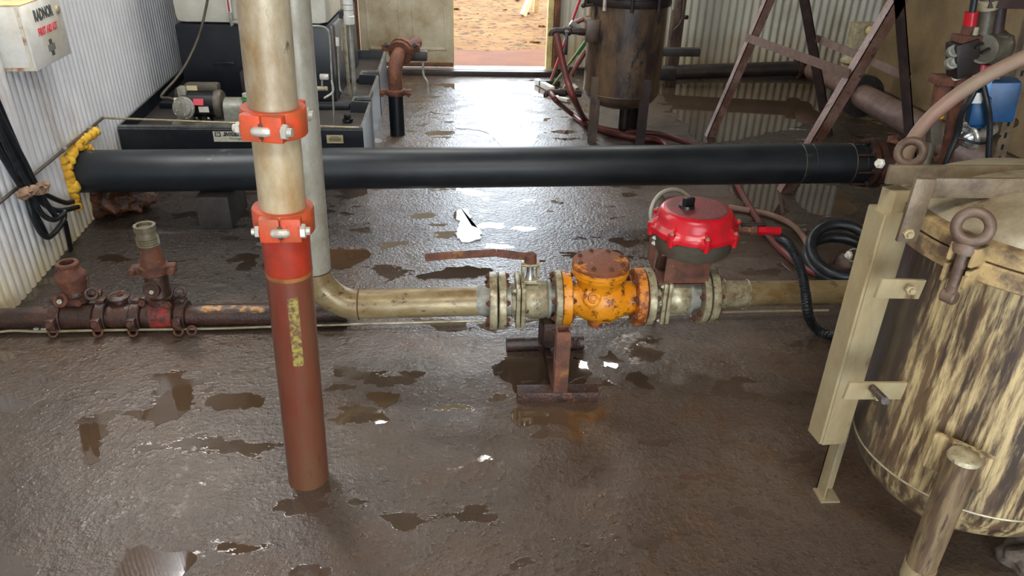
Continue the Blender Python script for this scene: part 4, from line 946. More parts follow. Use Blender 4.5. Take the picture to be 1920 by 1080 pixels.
# pump motor
PYm = 4.62; zD = TZ-.07
def U(px, py, dy=0): return P(px, py, Y=PYm+dy)
mc = U(378, 182); cz0 = mc.z
t = thing('pump_motor', 'grey and black electric pump motor with stickers on the spill tray', 'motor', (mc.x, PYm, zD))
bl, br = U(332, 222), U(500, 222)
M().box(((bl.x+br.x)/2+.02, PYm, zD+.03), (br.x-bl.x+.04, .2, .06), bev=.006).build('mounting_plate', MAT['galv'], t)
ml, mr = U(338, 180).x, U(414, 180).x; rm = .082; mcz = zD+.06+rm+.012
M().lathe((ml+.03, PYm, mcz), (1, 0, 0), [(0, rm*.7), (0, rm), (mr-ml-.05, rm)], 40).build('body', MAT['black'], t)
M().lathe((mr-.03, PYm, mcz), (1, 0, 0), [(0, rm*.6), (0, rm*1.04), (.02, rm*1.06), (.04, rm*.9), (.05, rm*.5)], 40).build('end_bell', MAT['castgrey'], t)
M().lathe((ml+.0, PYm, mcz), (1, 0, 0), [(0, rm*.55), (.01, rm*.9), (.03, rm*1.02)], 40).build('rear_bell', MAT['castgrey'], t)
M().lathe((ml-.03, PYm+.05, mcz+.02), (1, 0, 0), [(0, .04), (.0, .065), (.05, .068)], 30).build('fan_cowl', MAT['darksteel'], t)
M().box(((ml+mr)/2+.015, PYm+.02, mcz+rm+.012), (mr-ml-.04, .075, .05), bev=.018).build('capacitor_box', MAT['castgrey'], t)
M().box((ml+.03, PYm-.02, mcz+rm-.012), (.05, .07, .07), bev=.008).build('junction_block', MAT['galv'], t)
M().box((ml+.085, PYm-.021, mcz+rm+.014), (.06, .004, .028)).build('top_sticker', MAT['label_cream'], t)
dc = V((ml+.045, PYm-rm-.012, mcz-.006)); da = V((-.12, -1, .22))
M().lathe(dc, da, [(-.03, .05), (0, .066), (.01, .068), (.016, .064), (.018, .052), (.026, .05), (.028, .046)], 40).build('switch_cover', MAT['galv'], t, 'round grey cover')
bolts(t, dc+da.normalized()*.016, da, .058, 5, .006, 'white_steel'); bolts(t, dc+da.normalized()*.028, da, .036, 4, .005, 'white_steel', ph=.4)
g0 = U(331, 187, -.08); M().cyl(g0+V((-.012, 0, 0)), g0+V((.04, 0, 0)), .013, n=12).build('cable_gland', MAT['white_steel'], t)
M().box((ml+.13, PYm-rm-.002, mcz+.028), (.058, .01, .038), Matrix.Rotation(-.5, 3, 'X')).build('warning_sticker', MAT['label_red'], t, 'red warning sticker')
M().box((ml+.155, PYm-rm-.005, mcz-.015), (.058, .004, .034), Matrix.Rotation(.05, 3, 'X')).build('rating_plate', MAT['label'], t, 'white rating plate')
for dx in (.1, .17): M().box((ml+dx, PYm-.06, zD+.068), (.035, .05, .022), bev=.004).build('foot', MAT['black'], t); inst('bolt', HEX['white_steel'], t, (ml+dx, PYm-.075, zD+.08), (0, -.5, 1), .008)
m = M(); cgx0, cgx1 = U(423, 190).x, U(459, 190).x; arcp = [(PYm-.075, zD+.06)]+[(PYm-.075*cos(a_), zD+.06+.075+.055*sin(a_)) for a_ in [pi*i/12 for i in range(13)]]+[(PYm+.075, zD+.06)]
m.prism([(cgx0, y_, z_) for y_, z_ in arcp], (cgx1-cgx0, 0, 0)); m.build('coupling_guard', MAT['galv'], t, 'galvanised coupling guard')
gx = U(466, 185).x
M().lathe((gx, PYm, zD+.06), (0, 0, 1), [(0, .05), (.02, .05), (.03, .044), (.13, .044), (.14, .03)], 24).build('pump_head', MAT['green'], t, 'green pump head')
M().lathe((gx-.01, PYm-.02, zD+.2), (0, 0, 1), [(0, .02), (.02, .02), (.024, .012)], 12).build('filler_cap', MAT['white_steel'], t)
t = thing('motor_cable', 'dark cable hanging down from above to the pump motor', 'cable', g0)
M().tube([g0, U(318, 184, -.05), U(303, 182, -.02), U(308, 172, .0), U(328, 150, .1), U(350, 118, .3), U(372, 70, .45), U(385, 20, .5), U(394, -40, .5), U(398, -160, .5)], .008, 10, 6).build('cable', MAT['castgrey'], t)
# ================================================================== rusty elbow stand pipe
eb = P(746, 252, Z=0); ey = eb.y; EY = lambda px, py, dy=0: P(px, py, Y=ey+dy)
t = thing('elbow_standpipe', 'rusty elbow with couplings on a short black standpipe before the door', 'pipe', eb)
rr = .051; zc1 = EY(747, 172).z
M().cyl(eb, (eb.x, ey, zc1), rr+.004, n=32).build('standpipe', MAT['poly'], t, 'black pipe stub')
m = M(); m.lathe((eb.x, ey, zc1-.02), (0, 0, 1), [(0, .05), (0, .07), (.006, .074), (.034, .074), (.04, .07), (.04, .05)], 36); m.build('coupling', MAT['rust_orange'], t)
for sg in (-1, 1):
    M().box((eb.x+sg*.088, ey-.01, zc1), (.05, .05, .038), bev=.01).build('coupling_ear', MAT['rust_orange'], t)
    M().cyl((eb.x+sg*.095, ey-.06, zc1-.008), (eb.x+sg*.095, ey+.04, zc1), .016, n=12).build('coupling_bolt', MAT['rust'], t)
zt_ = EY(755, 112).z; arc = []
for i in range(13):
    an = radians(80)*i/12; R_ = .16; arc.append(V((eb.x+.05*(1-cos(an)), ey+R_*(1-cos(an)), zt_-R_+.03+R_*sin(an))))
arc = [V((eb.x, ey, zc1))]+arc
M().tube(arc, rr, 28, smooth=False).build('elbow', MAT['rust_orange'], t)
e = arc[-1]; ed = (arc[-1]-arc[-2]).normalized()
M().lathe(e-ed*.03, ed, [(0, .05), (0, .086), (.02, .09), (.024, .072), (.034, .072), (.038, .094), (.066, .094), (.07, .05)], 36).build('second_coupling', MAT['rust_orange'], t)
for sg in (-1, 1):
    M().box(e+V((sg*.105, 0, .03)), (.06, .05, .05), bev=.01).build('coupling_ear', MAT['rust'], t); inst('nut', HEX['darksteel'], t, e+V((sg*.1, -.03, .05)), (0, -1, .5), .018)
M().cyl(e+ed*.0, e+ed*.3+V((0, 0, -.05)), rr, n=24).build('rear_pipe', MAT['rust'], t)
M().box(e+V((.12, .03, -.03)), (.13, .07, .07), bev=.012).build('valve_body', MAT['darksteel'], t)
v = EY(793, 118, .05); M().tube([v, EY(794, 140, .04), EY(799, 150, .03), EY(802, 157, .02), EY(803, 178, .01)], .0085, 10, 5).build('valve_handle', MAT['galv'], t, 'cranked handle')

# ================================================================== dark vessel
vcx, vcy, vr = 1.135, 5.42, .272
vz0, vz1, vz2 = .22, .34, P(1180, 14, Y=vcy-.2).z
t = thing('dark_vessel', 'tall dark stained filter vessel on four legs near the door', 'vessel', (vcx, vcy, 0))
M().lathe((vcx, vcy, vz1), (0, 0, 1), [(0, vr), (vz2-vz1, vr)], 72).build('shell', MAT['vessel'], t)
M().lathe((vcx, vcy, vz0), (0, 0, 1), [(0, .05), (.01, .13), (.03, .19), (.06, .24), (.1, .268), (vz1-vz0, vr)], 72).build('dished_bottom', MAT['vessel'], t)
M().torus((vcx, vcy, vz1), (0, 0, 1), vr, .004, 72, 6).build('weld_seam', MAT['castgrey'], t)
M().lathe((vcx, vcy, vz2), (0, 0, 1), [(0, .2), (0, .29), (.02, .30), (.05, .30), (.05, .27), (.07, .27), (.07, .3), (.11, .3), (.15, .24), (.18, .05)], 72).build('lid', MAT['darksteel'], t, 'dark clamped lid')
for k in range(10):
    an = 2*pi*k/10+.2; q = V((vcx+.305*cos(an), vcy+.305*sin(an), vz2-.02))
    M().cyl(q, q+V((0, 0, .16)), .012, n=8).build('lid_bolt', MAT['darksteel' if k % 3 else 'white_steel'], t)
for (lx, ly) in ((.925, 5.27), (1.325, 5.10), (.955, 5.70), (1.35, 5.70)):
    dx, dy = vcx-lx, vcy-ly; L_ = sqrt(dx*dx+dy*dy); ux, uy = dx/L_, dy/L_
    lx, ly = vcx-ux*.30, vcy-uy*.30; m = M(); h_ = .47
    a45 = atan2(uy, ux)
    for s_ in (1, -1):
        dr_ = V((cos(a45+s_*pi/4), sin(a45+s_*pi/4), 0)); m.box(V((lx, ly, h_/2))+dr_*.032, (.064, .007, h_), Matrix.Rotation(a45+s_*pi/4, 3, 'Z'))
    m.build('leg', MAT['angle_dark' if lx > vcx or ly > 5.5 else 'vessel'], t)
M().cyl((vcx+.06, vcy+.05, 0), (vcx+.06, vcy+.05, vz0+.02), .045, n=20).build('bottom_outlet', MAT['darksteel'], t)
nb = P(1108, 55, Y=5.33); M().box((nb.x-.0, 5.33, nb.z), (.09, .16, .145), bev=.004).build('nozzle_box', MAT['vessel'], t)
bz_ = P(1250, 98, Y=5.6).z; M().box((1.56, 5.62, bz_), (.36, .07, .055), bev=.003).build('side_bracket', MAT['darksteel'], t)
M().box((1.5, 5.75, P(1250, 140, Y=5.7).z), (.22, .1, .09), bev=.004).build('low_bracket', MAT['darksteel'], t)
M().box((1.55, 5.6, vz2+.06), (.5, .1, .07), bev=.004).build('top_bracket', MAT['darksteel'], t)
hd = P(1281, 0, Y=5.3); M().tube([P(1285, -40, Y=5.3), P(1281, 10, Y=5.3), P(1276, 40, Y=5.3), P(1261, 57, Y=5.3)], .011, 10, 5).build('lid_handle', MAT['vessel'], t, 'bent lid handle')

# valves beside the vessel
def small_valve(name, label, pa, pb, Y, lever=True):
    A = P(*pa, Y=Y); B = P(*pb, Y=Y); d_ = (B-A)
    t = thing(name, label, 'valve', A)
    M().cyl(A, B, .02, n=16).build('nipple', MAT['darksteel'], t)
    M().lathe(A+d_*.25, d_, [(0, .02), (.01, .03), (.05, .03), (.06, .02)], 16).build('body', MAT['darksteel'], t)
    M().lathe(B-d_*.22, d_, [(0, .026), (.045, .026)], 6).build('union_nut', MAT['darksteel'], t)
    M().torus(A+V((.0, 0, -.03)), (0, -1, 0), .03, .02, 12, 10, pi*.5, pi*1.05).build('hose_elbow', MAT['darksteel'], t)
    if lever:
        q = A+d_*.36+V((0, -.03, 0)); M().cyl(q, q+V((0, -.012, 0)), .014, n=10).build('stem', MAT['galv'], t)
        M().bar(q+V((0, -.012, .0)), q+V((0, -.015, -.15)), .022, .012, up=(0, 1, 0), bev=.003).build('lever', MAT['black'], t)
    return t
small_valve('upper_hose_valve', 'black ball valve on the upper left nozzle of the dark vessel', (1042, 57), (1096, 60), 5.3)
small_valve('lower_hose_valve', 'black fitting low beside the left leg of the dark vessel', (1032, 172), (1090, 176), 5.35, False)
t = thing('short_link_hose', 'short dark red hose with grey fittings joining the vessel top', 'hose', P(1085, 40, Y=5.4))
M().tube([P(1068, 54, Y=5.4), P(1074, 46, Y=5.4), P(1084, 40, Y=5.4), P(1096, 35, Y=5.4), P(1112, 33, Y=5.4)], .017, 10, 5).build('hose', MAT['hose_red'], t)
M().tube([P(1070, 42, Y=5.38), P(1080, 50, Y=5.38), P(1090, 54, Y=5.38)], .022, 10, 4).build('fitting', MAT['galv'], t)
t = thing('tee_handle', 'small ball ended tee handle at the top left of the dark vessel', 'handle', P(1100, 9, Y=5.3))
M().cyl(P(1096, 10, Y=5.3), P(1112, 9, Y=5.3), .009, n=8).build('rod', MAT['darksteel'], t); M().blob(P(1094, 10, Y=5.3), (.018,)*3, 0, 1, 2).build('ball', MAT['darksteel'], t)
t = thing('drain_fitting', 'grey pipe elbow with a dark red nipple behind the hoses left of the vessel', 'fitting', P(1078, 150, Y=5.55))
M().tube([P(1098, 95, Y=5.55), P(1078, 128, Y=5.55), P(1070, 145, Y=5.55)], .016, 10, 4).build('tube', MAT['hose_red'], t)
M().tube([P(1069, 143, Y=5.55), P(1073, 158, Y=5.55), P(1082, 168, Y=5.5)], .02, 10, 4).build('elbow', MAT['galv'], t)
M().cyl(P(1066, 127, Y=5.6), P(1100, 129, Y=5.6), .016, n=10).build('cross_nipple', MAT['darksteel'], t)

# squeegees and broom leaning by the doorway
def pole(name, label, foot, top_px, Yt, mat, head=True, grip=None):
    F_ = V(foot); T_ = P(*top_px, Y=Yt); t = thing(name, label, 'squeegee' if head else 'broom', F_)
    M().cyl(F_+V((0, 0, .02)), T_, .0125, n=12).build('handle', MAT[mat], t)
    if grip: M().cyl(F_.lerp(T_, grip[0]), F_.lerp(T_, grip[1]), .017, n=12).build('sleeve', MAT[grip[2]], t)
    return t, F_, T_
fq = P(1036, 166, Z=0)
t, F_, T_ = pole('squeegee', 'green handled squeegee with a white blade lying at the foot of the door frame', fq, (1103, 72), 6.35, 'greenpole', True, (.72, 1.0, 'green'))
M().bar(P(1006, 152, Z=.03), P(1036, 168, Z=.03), .045, .05, bev=.004).build('blade', MAT['whitepl'], t, 'white blade')
t, F_, T_ = pole('floor_scraper', 'second scraper with a grey green handle leaning behind the hoses', P(1052, 178, Z=0), (1106, 86), 6.2, 'galv', True, (.0, .55, 'greenpole'))
M().bar(P(1042, 182, Z=.02), P(1066, 188, Z=.02), .04, .03, bev=.004).build('head', MAT['whitepl'], t)
t, F_, T_ = pole('broom', 'red handled broom leaning against the pale sheet wall right of the door', P(1030, 163, Z=0), (1094, -20), 7.0, 'redpole', False, (.0, .22, 'castgrey'))
M().box(F_+V((0, 0, .035)), (.2, .05, .05), bev=.008).build('brush_head', MAT['darksteel'], t)

# floor hoses
def hose(name, label, pts, r, mat, Z=None, cat='hose'):
    q = [p if isinstance(p, V) else (P(p[0], p[1], Z=(Z if len(p) < 3 else p[2]))) for p in pts]
    t = thing(name, label, cat, q[0]); M().tube(q, r, 12, 6).build('hose', MAT[mat], t); return t
uv = P(1042, 62, Y=5.3)
hose('long_red_hose', 'dark red hose looping from the upper vessel valve down across the floor', [uv+V((0, -.03, 0)), P(1050, 95, Y=5.22), P(1062, 145, Y=5.16), P(1078, 190, Y=5.1), (1098, 226, .03), (1130, 244, .022), (1180, 256), (1230, 262), (1250, 272), (1244, 284)], .023, 'hose_red', .022)
hose('short_red_hose', 'dark red hose from the low fitting beside the vessel, running behind the black pipe', [P(1032, 174, Y=5.32), P(1044, 190, Y=5.25), (1070, 212, .04), (1100, 232, .03), (1160, 246), (1230, 250), (1275, 262), (1320, 280), (1365, 310), (1384, 350), (1408, 392), (1440, 440), (1480, 482), (1530, 512), (1600, 522)], .019, 'hose_red', .02)
hose('worn_red_hose', 'faded red hose curving on the floor right of the red actuator', [(1366, 388), (1400, 394), (1440, 402), (1480, 418), (1505, 442), (1518, 470), (1519, 505)], .017, 'hose_pink', .018)
m_ = M(); cpts = [P(1462, 446, Y=2.48), P(1480, 460, Y=2.42), P(1500, 500, Y=2.36), P(1510, 548, Y=2.3), P(1516, 590, Y=2.28), (P(1530, 616, Z=.03)), P(1556, 628, Z=.02), P(1600, 634, Z=.02)]
t = thing('corrugated_hose', 'black corrugated hose hanging from the red actuator to the floor', 'hose', cpts[0])
m_.tube(cpts, lambda u: .0155, 12, 8); m_.build('hose', MAT['hose_black'], t)
# rings of the corrugation
def cat_pts(pts, sub):
    e = [pts[0]*2-pts[1]]+pts+[pts[-1]*2-pts[-2]]; q = []
    for i in range(1, len(e)-2):
        p0, p1, p2, p3 = e[i-1:i+3]
        for k in range(sub):
            u = k/sub; q.append(.5*((2*p1)+(p2-p0)*u+(2*p0-5*p1+4*p2-p3)*u*u+(3*p1-p0-3*p2+p3)*u**3))
    return q
cq = cat_pts([V(p) for p in cpts], 12); m = M()
for i in range(0, len(cq)-1): m.torus(cq[i], cq[i+1]-cq[i], .0155, .0035, 12, 5)
m.build('ridges', MAT['hose_black'], t, kind='stuff')
cc_ = P(1580, 470, Z=.12)
t = thing('coiled_hose', 'loop of thick black hose on the floor behind the trough', 'hose', (cc_.x, cc_.y, 0))
M().torus((cc_.x, cc_.y, .125), (-.15, -.6, 1), .15, .026, 40, 12).build('coil', MAT['hose_black'], t)
M().torus((cc_.x+.02, cc_.y+.03, .06), (-.1, -.3, 1), .16, .026, 40, 12).build('coil', MAT['hose_black'], t)
vb = P(1590, 482, Z=.1)
t = thing('small_pump', 'dark rusty round fitting inside the black hose loop', 'fitting', (vb.x, vb.y, 0))
M().lathe((vb.x, vb.y, 0), (0, 0, 1), [(0, .08), (.05, .085), (.06, .06), (.1, .05), (.12, .03)], 28).build('body', MAT['rust_wet'], t)
M().torus((vb.x-.0, vb.y-.04, .13), (0, -1, .3), .03, .004, 24, 6).build('ring', MAT['galv'], t)

# ================================================================== back pipe run and post
t = thing('steel_post', 'dark square steel post standing behind the dark vessel', 'post', (1.93, 7.0, 0))
M().box((1.93, 7.02, 1.47), (.105, .105, 2.94), bev=.006).build('post', MAT['vessel'], t)
M().lathe((1.99, 6.97, .62), (.6, -1, 0), [(0, .02), (.02, .02)], 6).build('bolt', MAT['darksteel'], t)
bpz0, bpz1 = .12, .19; BPY = 6.93
t = thing('wall_pipe', 'dark pipe running along the foot of the corrugated back wall', 'pipe', (2.4, BPY, bpz0))
e0, e1 = V((1.72, BPY, .13)), V((P(1500, 126, Y=BPY).x, BPY, .19))
M().cyl(e0, e1, .066, n=28).build('pipe', MAT['darksteel'], t)
m = M(); d_ = (e1-e0).normalized(); m.lathe(e1-d_*.03, d_, [(0, .07), (0, .1), (.03, .1), (.03, .075), (.045, .075), (.045, .1), (.075, .1), (.075, .05)], 32); m.build('flange', MAT['rust_wet'], t); bolts(t, e1-d_*.03, -d_, .086, 6, .013, 'rust_wet')
e2 = V((3.2, 6.6, .2)); M().tube([e1+d_*.04, e1+d_*.12+V((0, -.02, 0)), V((3.17, BPY-.18, .2)), e2, V((3.2, 6.05, .2))], .075, 24, 6).build('bend', MAT['pinkbar'], t)
t = thing('side_pipe', 'rusty pipe with a big bolted flange running along the right wall toward the camera', 'pipe', (3.2, 5.9, .2))
FY = 5.93
M().lathe((3.2, FY, .2), (0, -1, 0), [(0, .08), (0, .165), (.04, .165), (.04, .12), (.055, .12), (.055, .17), (.09, .17), (.09, .1)], 48).build('flange', MAT['darksteel'], t, 'dark bolted flange')
M().lathe((3.2, FY-.09, .2), (0, -1, 0), [(0, .1), (.02, .096), (3.1, .096)], 40).build('pipe', MAT['pinkbar'], t)
M().lathe((3.2, FY+.0, .2), (0, 1, 0), [(0, .11), (.05, .1), (.18, .08)], 40).build('rear_neck', MAT['paleplate'], t)
bolts(t, (3.2, FY, .2), (0, 1, 0), .143, 10, .022, 'grime_steel'); bolts(t, (3.2, FY-.09, .2), (0, -1, 0), .143, 10, .018, 'darksteel')
t = thing('corner_valve', 'cream fitting with a tapped side port in the far right corner', 'valve', (3.35, 6.45, 0))
M().box((3.42, 6.5, .34), (.2, .12, .66), bev=.01).build('body', MAT['paleplate'], t)
M().lathe((3.27, 6.3, .36), (0, 0, 1), [(0, .06), (.02, .09), (.04, .09), (.06, .06), (.1, .05)], 24).build('gland', MAT['paleplate'], t)
M().cyl((3.42, 6.42, .62), (3.47, 6.3, .60), .035, n=16).build('port', MAT['jamb_y'], t); M().lathe((3.42, 6.46, 0), (0, 0, 1), [(0, .1), (.02, .1), (.02, .05)], 20).build('base', MAT['rust'], t)
M().cyl((3.27, 6.3, .0), (3.27, 6.3, .37), .05, n=16).build('leg_pipe', MAT['paleplate'], t)

# ================================================================== A-frame
t = thing('a_frame_stand', 'tall rusty angle iron A-frame stand with two cross bars behind the black pipe', 'stand', (2.3, 4.8, 0))
def angle(m, p0, p1, wdt, th, nx, ny):
    p0, p1 = V(p0), V(p1); ax_ = (p1-p0).normalized(); nx = V(nx); nx = (nx-ax_*nx.dot(ax_)).normalized(); ny = ax_.cross(nx)*(1 if V(ny).dot(ax_.cross(nx)) > 0 else -1)
    L_ = (p1-p0).length; mid = (p0+p1)/2
    for u, v in ((nx, ny), (ny, nx)):
        R_ = Matrix((u, v, ax_)).transposed()
        if R_.determinant() < 0: R_ = Matrix((u, -v, ax_)).transposed()
        m.box(mid+u*(wdt/2)+v*(th/2), (wdt, th, L_), R_)
    return m
F1 = P(1325, 258, Z=0); F3 = P(1562, 252, Z=0); F2 = P(1464, 362, Z=0)
T1 = P(1437, 0, Y=F1.y); T3 = P(1518, 0, Y=F3.y)
def ext(a_, b_, z_): return a_+(b_-a_)*(z_/(b_.z-a_.z))
S1 = ext(F1, T1, 1.0); S3 = ext(F3, T3, 1.0)
T2 = P(1678, 0, Y=F2.y); F4 = P(1716, 262, Y=F2.y); T4 = P(1697, 0, Y=F2.y)
F4 = T4+(F4-T4)*(T4.z/(T4.z-F4.z))
zt2 = 1.35
L_top1 = F1+(T1-F1)*(1.35/T1.z); L_top3 = F3+(T3-F3)*(1.35/T3.z)
L_top2 = F2+(T2-F2)*1.03; L_top4 = F4+(T4-F4)*((L_top2.z)/T4.z)
angle(M(), F1, L_top1, .06, .007, (1, 0, 0), (0, 1, 0)).build('leg', MAT['angle'], t)
angle(M(), F3, L_top3, .07, .007, (-1, 0, 0), (0, 1, 0)).build('leg', MAT['angle_dark'], t)
angle(M(), F2, L_top2, .07, .007, (1, 0, 0), (0, 1, 0)).build('leg', MAT['angle'], t)
angle(M(), F4, L_top4, .06, .007, (-1, 0, 0), (0, 1, 0)).build('leg', MAT['angle_dark'], t)
def onleg(F_, T_, y_, Yp):  # point on a leg seen at a given picture height
    best = min(range(0, 1000), key=lambda i: abs(((F_+(T_-F_)*(i/1000))-CAM).dot(UP)/((F_+(T_-F_)*(i/1000))-CAM).dot(FW)-(540-y_)/F_PX)); return F_+(T_-F_)*(best/1000)
q1, q2 = onleg(F1, L_top1, 70, 0), onleg(F2, L_top2, 150, 0); q2.z = q1.z
q2 = F2+(L_top2-F2)*(q1.z/L_top2.z)
M().bar(q1+V((-.03, 0, 0)), q2+V((-.01, .0, 0)), .007, .055, up=(0, 0, 1)).build('cross_bar', MAT['pinkbar'], t)
q3 = onleg(F3, L_top3, 72, 0); q4 = F4+(L_top4-F4)*(q3.z/L_top4.z)
M().bar(q3, q4, .007, .05, up=(0, 0, 1)).build('cross_bar', MAT['pinkbar'], t)
M().bar(L_top1, L_top3, .05, .05).build('top_plate', MAT['angle_dark'], t); M().bar(L_top2+V((-.02, 0, .03)), L_top4+V((.06, 0, .03)), .05, .05).build('top_plate', MAT['angle_dark'], t)

# ================================================================== valve cluster at the right wall
VY = 3.15
def W(px, py, dy=0): return P(px, py, Y=VY+dy)
gb = W(1800, 300); 
t = thing('valve_tree', 'cluster of grimy vertical pipes with a round cast valve cap at the right', 'pipework', (gb.x, VY, 0))
def pipe_seg(name, pts, r, mat, label=None, **k): return M().tube([W(*p) for p in pts], r, 16, 4, **k).build(name, MAT[mat], t, label)
pipe_seg('front_riser', [(1856, -60), (1853, 10), (1843, 62)], .034, 'castgrey', smooth=False)
pipe_seg('rear_riser', [(1878, -60, .05), (1873, 15, .05), (1866, 70, .05)], .030, 'angle_dark', smooth=False)
M().lathe(W(1853, 17), W(1856, -20)-W(1853, 17), [(0, .04), (.035, .042), (.04, .036)], 20).build('riser_nut', MAT['paleplate'], t)
M().lathe(W(1842, 92, -.02), (-.25, -1, .45), [(-.09, .055), (-.02, .062), (0, .066), (.012, .064), (.016, .056), (.014, .05)], 36).build('round_valve_cap', MAT['castgrey'], t, 'round cast cap')
for k in (-1, 1): M().bar(W(1842+k*6-8, 92+k*5+3, -.05), W(1842+k*6+8, 92+k*5-6, -.05), .012, .01).build('cap_lug', MAT['darksteel'], t)
M().blob(W(1868, 92, .03), (.07, .06, .075), .3, 2, 3, 5).build('valve_body', MAT['castgrey'], t)
M().blob(W(1874, 72, .03), (.03, .04, .03), .3, 2, 2, 6).build('body_lug', MAT['castgrey'], t)
M().blob(W(1876, 104, .03), (.03, .04, .03), .3, 2, 2, 7).build('body_lug', MAT['darksteel'], t)
pipe_seg('lower_pipe', [(1826, 100), (1816, 128), (1802, 152), (1790, 210), (1768, 330)], .028, 'rust', smooth=False)
M().lathe(W(1842, 120), (0, 0, -1), [(0, .03), (.04, .03)], 14).build('red_sleeve', MAT['redpole'], t, 'red painted sleeve')
# left branch with square lever valve
pipe_seg('left_riser', [(1816, 48), (1811, 66)], .024, 'rust', smooth=False)
pipe_seg('second_riser', [(1829, 50), (1825, 66)], .017, 'paleplate', smooth=False)
M().tube([W(1832, -40), W(1826, 5), W(1822, 26)], .014, 10, 4).build('black_feed', MAT['hose_black'], t)
pipe_seg('red_hose_end', [(1822, 22), (1818, 48)], .026, 'red', smooth=False)
m = M(); m.box(W(1812, 72), (.10, .07, .03), bev=.004); m.box(W(1812, 84), (.07, .06, .04), bev=.004); m.build('rust_flange', MAT['rust'], t)
m = M(); R_ = Matrix.Rotation(-.32, 3, 'Y'); m.box(W(1805, 108), (.10, .09, .15), R_, bev=.01); m.build('lever_valve', MAT['darksteel'], t)
for y_ in (96, 118): M().lathe(W(1789+(0 if y_ == 96 else -4), y_, -.02), (-.3, -1, .4), [(-.02, .026), (.012, .026), (.016, .018), (.01, .01)], 16).build('port', MAT['galv'], t)
M().box(W(1796, 137), (.05, .04, .05), R_, bev=.006).build('white_fitting', MAT['whitepl'], t)
m = M(); m.box(W(1785, 150, .05), (.16, .1, .04), bev=.01); m.cyl(W(1772, 150, .05), W(1762, 200, .05), .04, n=14); m.build('rust_block', MAT['rust'], t)
pipe_seg('floor_riser', [(1768, 330), (1755, 420)], .03, 'rust_wet', smooth=False)
M().cyl(W(1755, 420), V((W(1755, 420).x-.05, VY, 0)), .03, n=14).build('foot_riser', MAT['rust_wet'], t)
M().box(W(1880, 2), (.16, .08, .05), bev=.004).build('top_plate', MAT['angle_dark'], t)
# blue meter
t = thing('blue_meter', 'blue box shaped meter hanging on the pipework at the right', 'meter', W(1865, 190))
R_ = Matrix.Rotation(-.12, 3, 'Y') @ Matrix.Rotation(-.35, 3, 'Z')
M().box(W(1862, 186), (.165, .12, .175), R_, bev=.012).build('housing', MAT['blue'], t)
M().box(W(1834, 205, -.03), (.075, .09, .12), R_, bev=.012).build('lower_lobe', MAT['blue'], t)
M().box(W(1850, 165, -.075), (.03, .012, .06), R_, bev=.002).build('name_strip', MAT['lightblue'], t)
M().box(W(1830, 184, -.08), (.05, .008, .045), R_, bev=.002).build('white_tag', MAT['whitepl'], t)
M().lathe(W(1864, 147), (0, 0, 1), [(0, .022), (.02, .02)], 12).build('top_screw', MAT['paleplate'], t)
M().lathe(W(1836, 225, -.03), (0, 0, -1), [(0, .04), (.03, .03)], 16).build('lower_cap', MAT['blue'], t)
# flow meter body, silver
t = thing('silver_coupling', 'shiny steel clamped coupling below the blue meter', 'fitting', W(1815, 258))
M().lathe(W(1800, 262), (1, .1, .35), [(0, .03), (.02, .045), (.06, .05), (.09, .052), (.12, .045), (.16, .03)], 28).build('body', MAT['bright_steel'], t)
M().torus(W(1817, 255), (1, .1, .35), .055, .010, 28, 8).build('band', MAT['white_steel'], t)
M().box(W(1806, 243, -.04), (.035, .02, .02), bev=.003).build('clamp_screw', MAT['bright_steel'], t)
M().cyl(W(1798, 262), W(1760, 300, .1), .02, n=12).build('tail_pipe', MAT['rust'], t)
M().cyl(W(1838, 248), W(1900, 230, .2), .024, n=12).build('rear_pipe', MAT['rust_wet'], t)
# perforated strut
t = thing('perforated_strut', 'leaning perforated steel strut at the right edge', 'strut', W(1890, 270))
s0, s1_ = W(1872, 300), W(1925, 100); sdv = (s1_-s0).normalized()
M().bar(s0-sdv*.5, s1_+sdv*.6, .05, .006, up=(0, 1, 0)).build('web', MAT['arm'], t)
sdx = V((0, 1, 0)).cross(sdv).normalized()
for k in (-1, 1): M().bar(s0-sdv*.5+sdx*.025*k+V((0, .018, 0)), s1_+sdv*.6+sdx*.025*k+V((0, .018, 0)), .004, .04, up=(0, 1, 0)).build('flange', MAT['arm'], t)
for k in range(12): M().bar(s0+sdv*(-.06+.055*k)+V((0, -.0035, 0)), s0+sdv*(-.035+.055*k)+V((0, -.0035, 0)), .011, .002, up=(0, 1, 0)).build('slot', MAT['black'], t)
M().box(W(1897, 165, -.01), (.07, .01, .05), bev=.002).build('tab', MAT['arm'], t)
# electrical cables
hose('meter_cable', 'dark cable hanging from the blue meter over the silver coupling', [W(1840, 145, -.08), W(1850, 190, -.12), W(1856, 230, -.12), W(1853, 300, -.12), W(1850, 380, -.1)], .0125, 'hose_black', cat='cable')
hose('slanting_cable', 'dark cable slanting down left from the blue meter', [W(1838, 145, -.1), W(1820, 185, -.1), W(1802, 215, -.08), W(1796, 250, -.06), W(1772, 310, -.05), W(1760, 380, 0)], .0125, 'hose_black', cat='cable')
hose('thin_cable', 'thin dark cable curving across the silver coupling', [W(1797, 258, -.07), W(1815, 264, -.09), W(1835, 269, -.1), W(1855, 266, -.08), W(1875, 255, 0)], .006, 'hose_black', cat='cable')
t = thing('yellow_fitting', 'small yellow capped fitting between the hose and the rusty risers', 'fitting', W(1760, 220))
M().blob(W(1760, 218), (.022, .02, .022), .2, 2, 2).build('cap', MAT['gold'], t); M().box(W(1751, 247), (.055, .05, .12), Matrix.Rotation(-.3, 3, 'Y'), bev=.01).build('body', MAT['castgrey'], t)
M().cyl(W(1745, 265), V((W(1735, 300).x, VY, 0)), .025, n=12).build('stem', MAT['castgrey'], t)

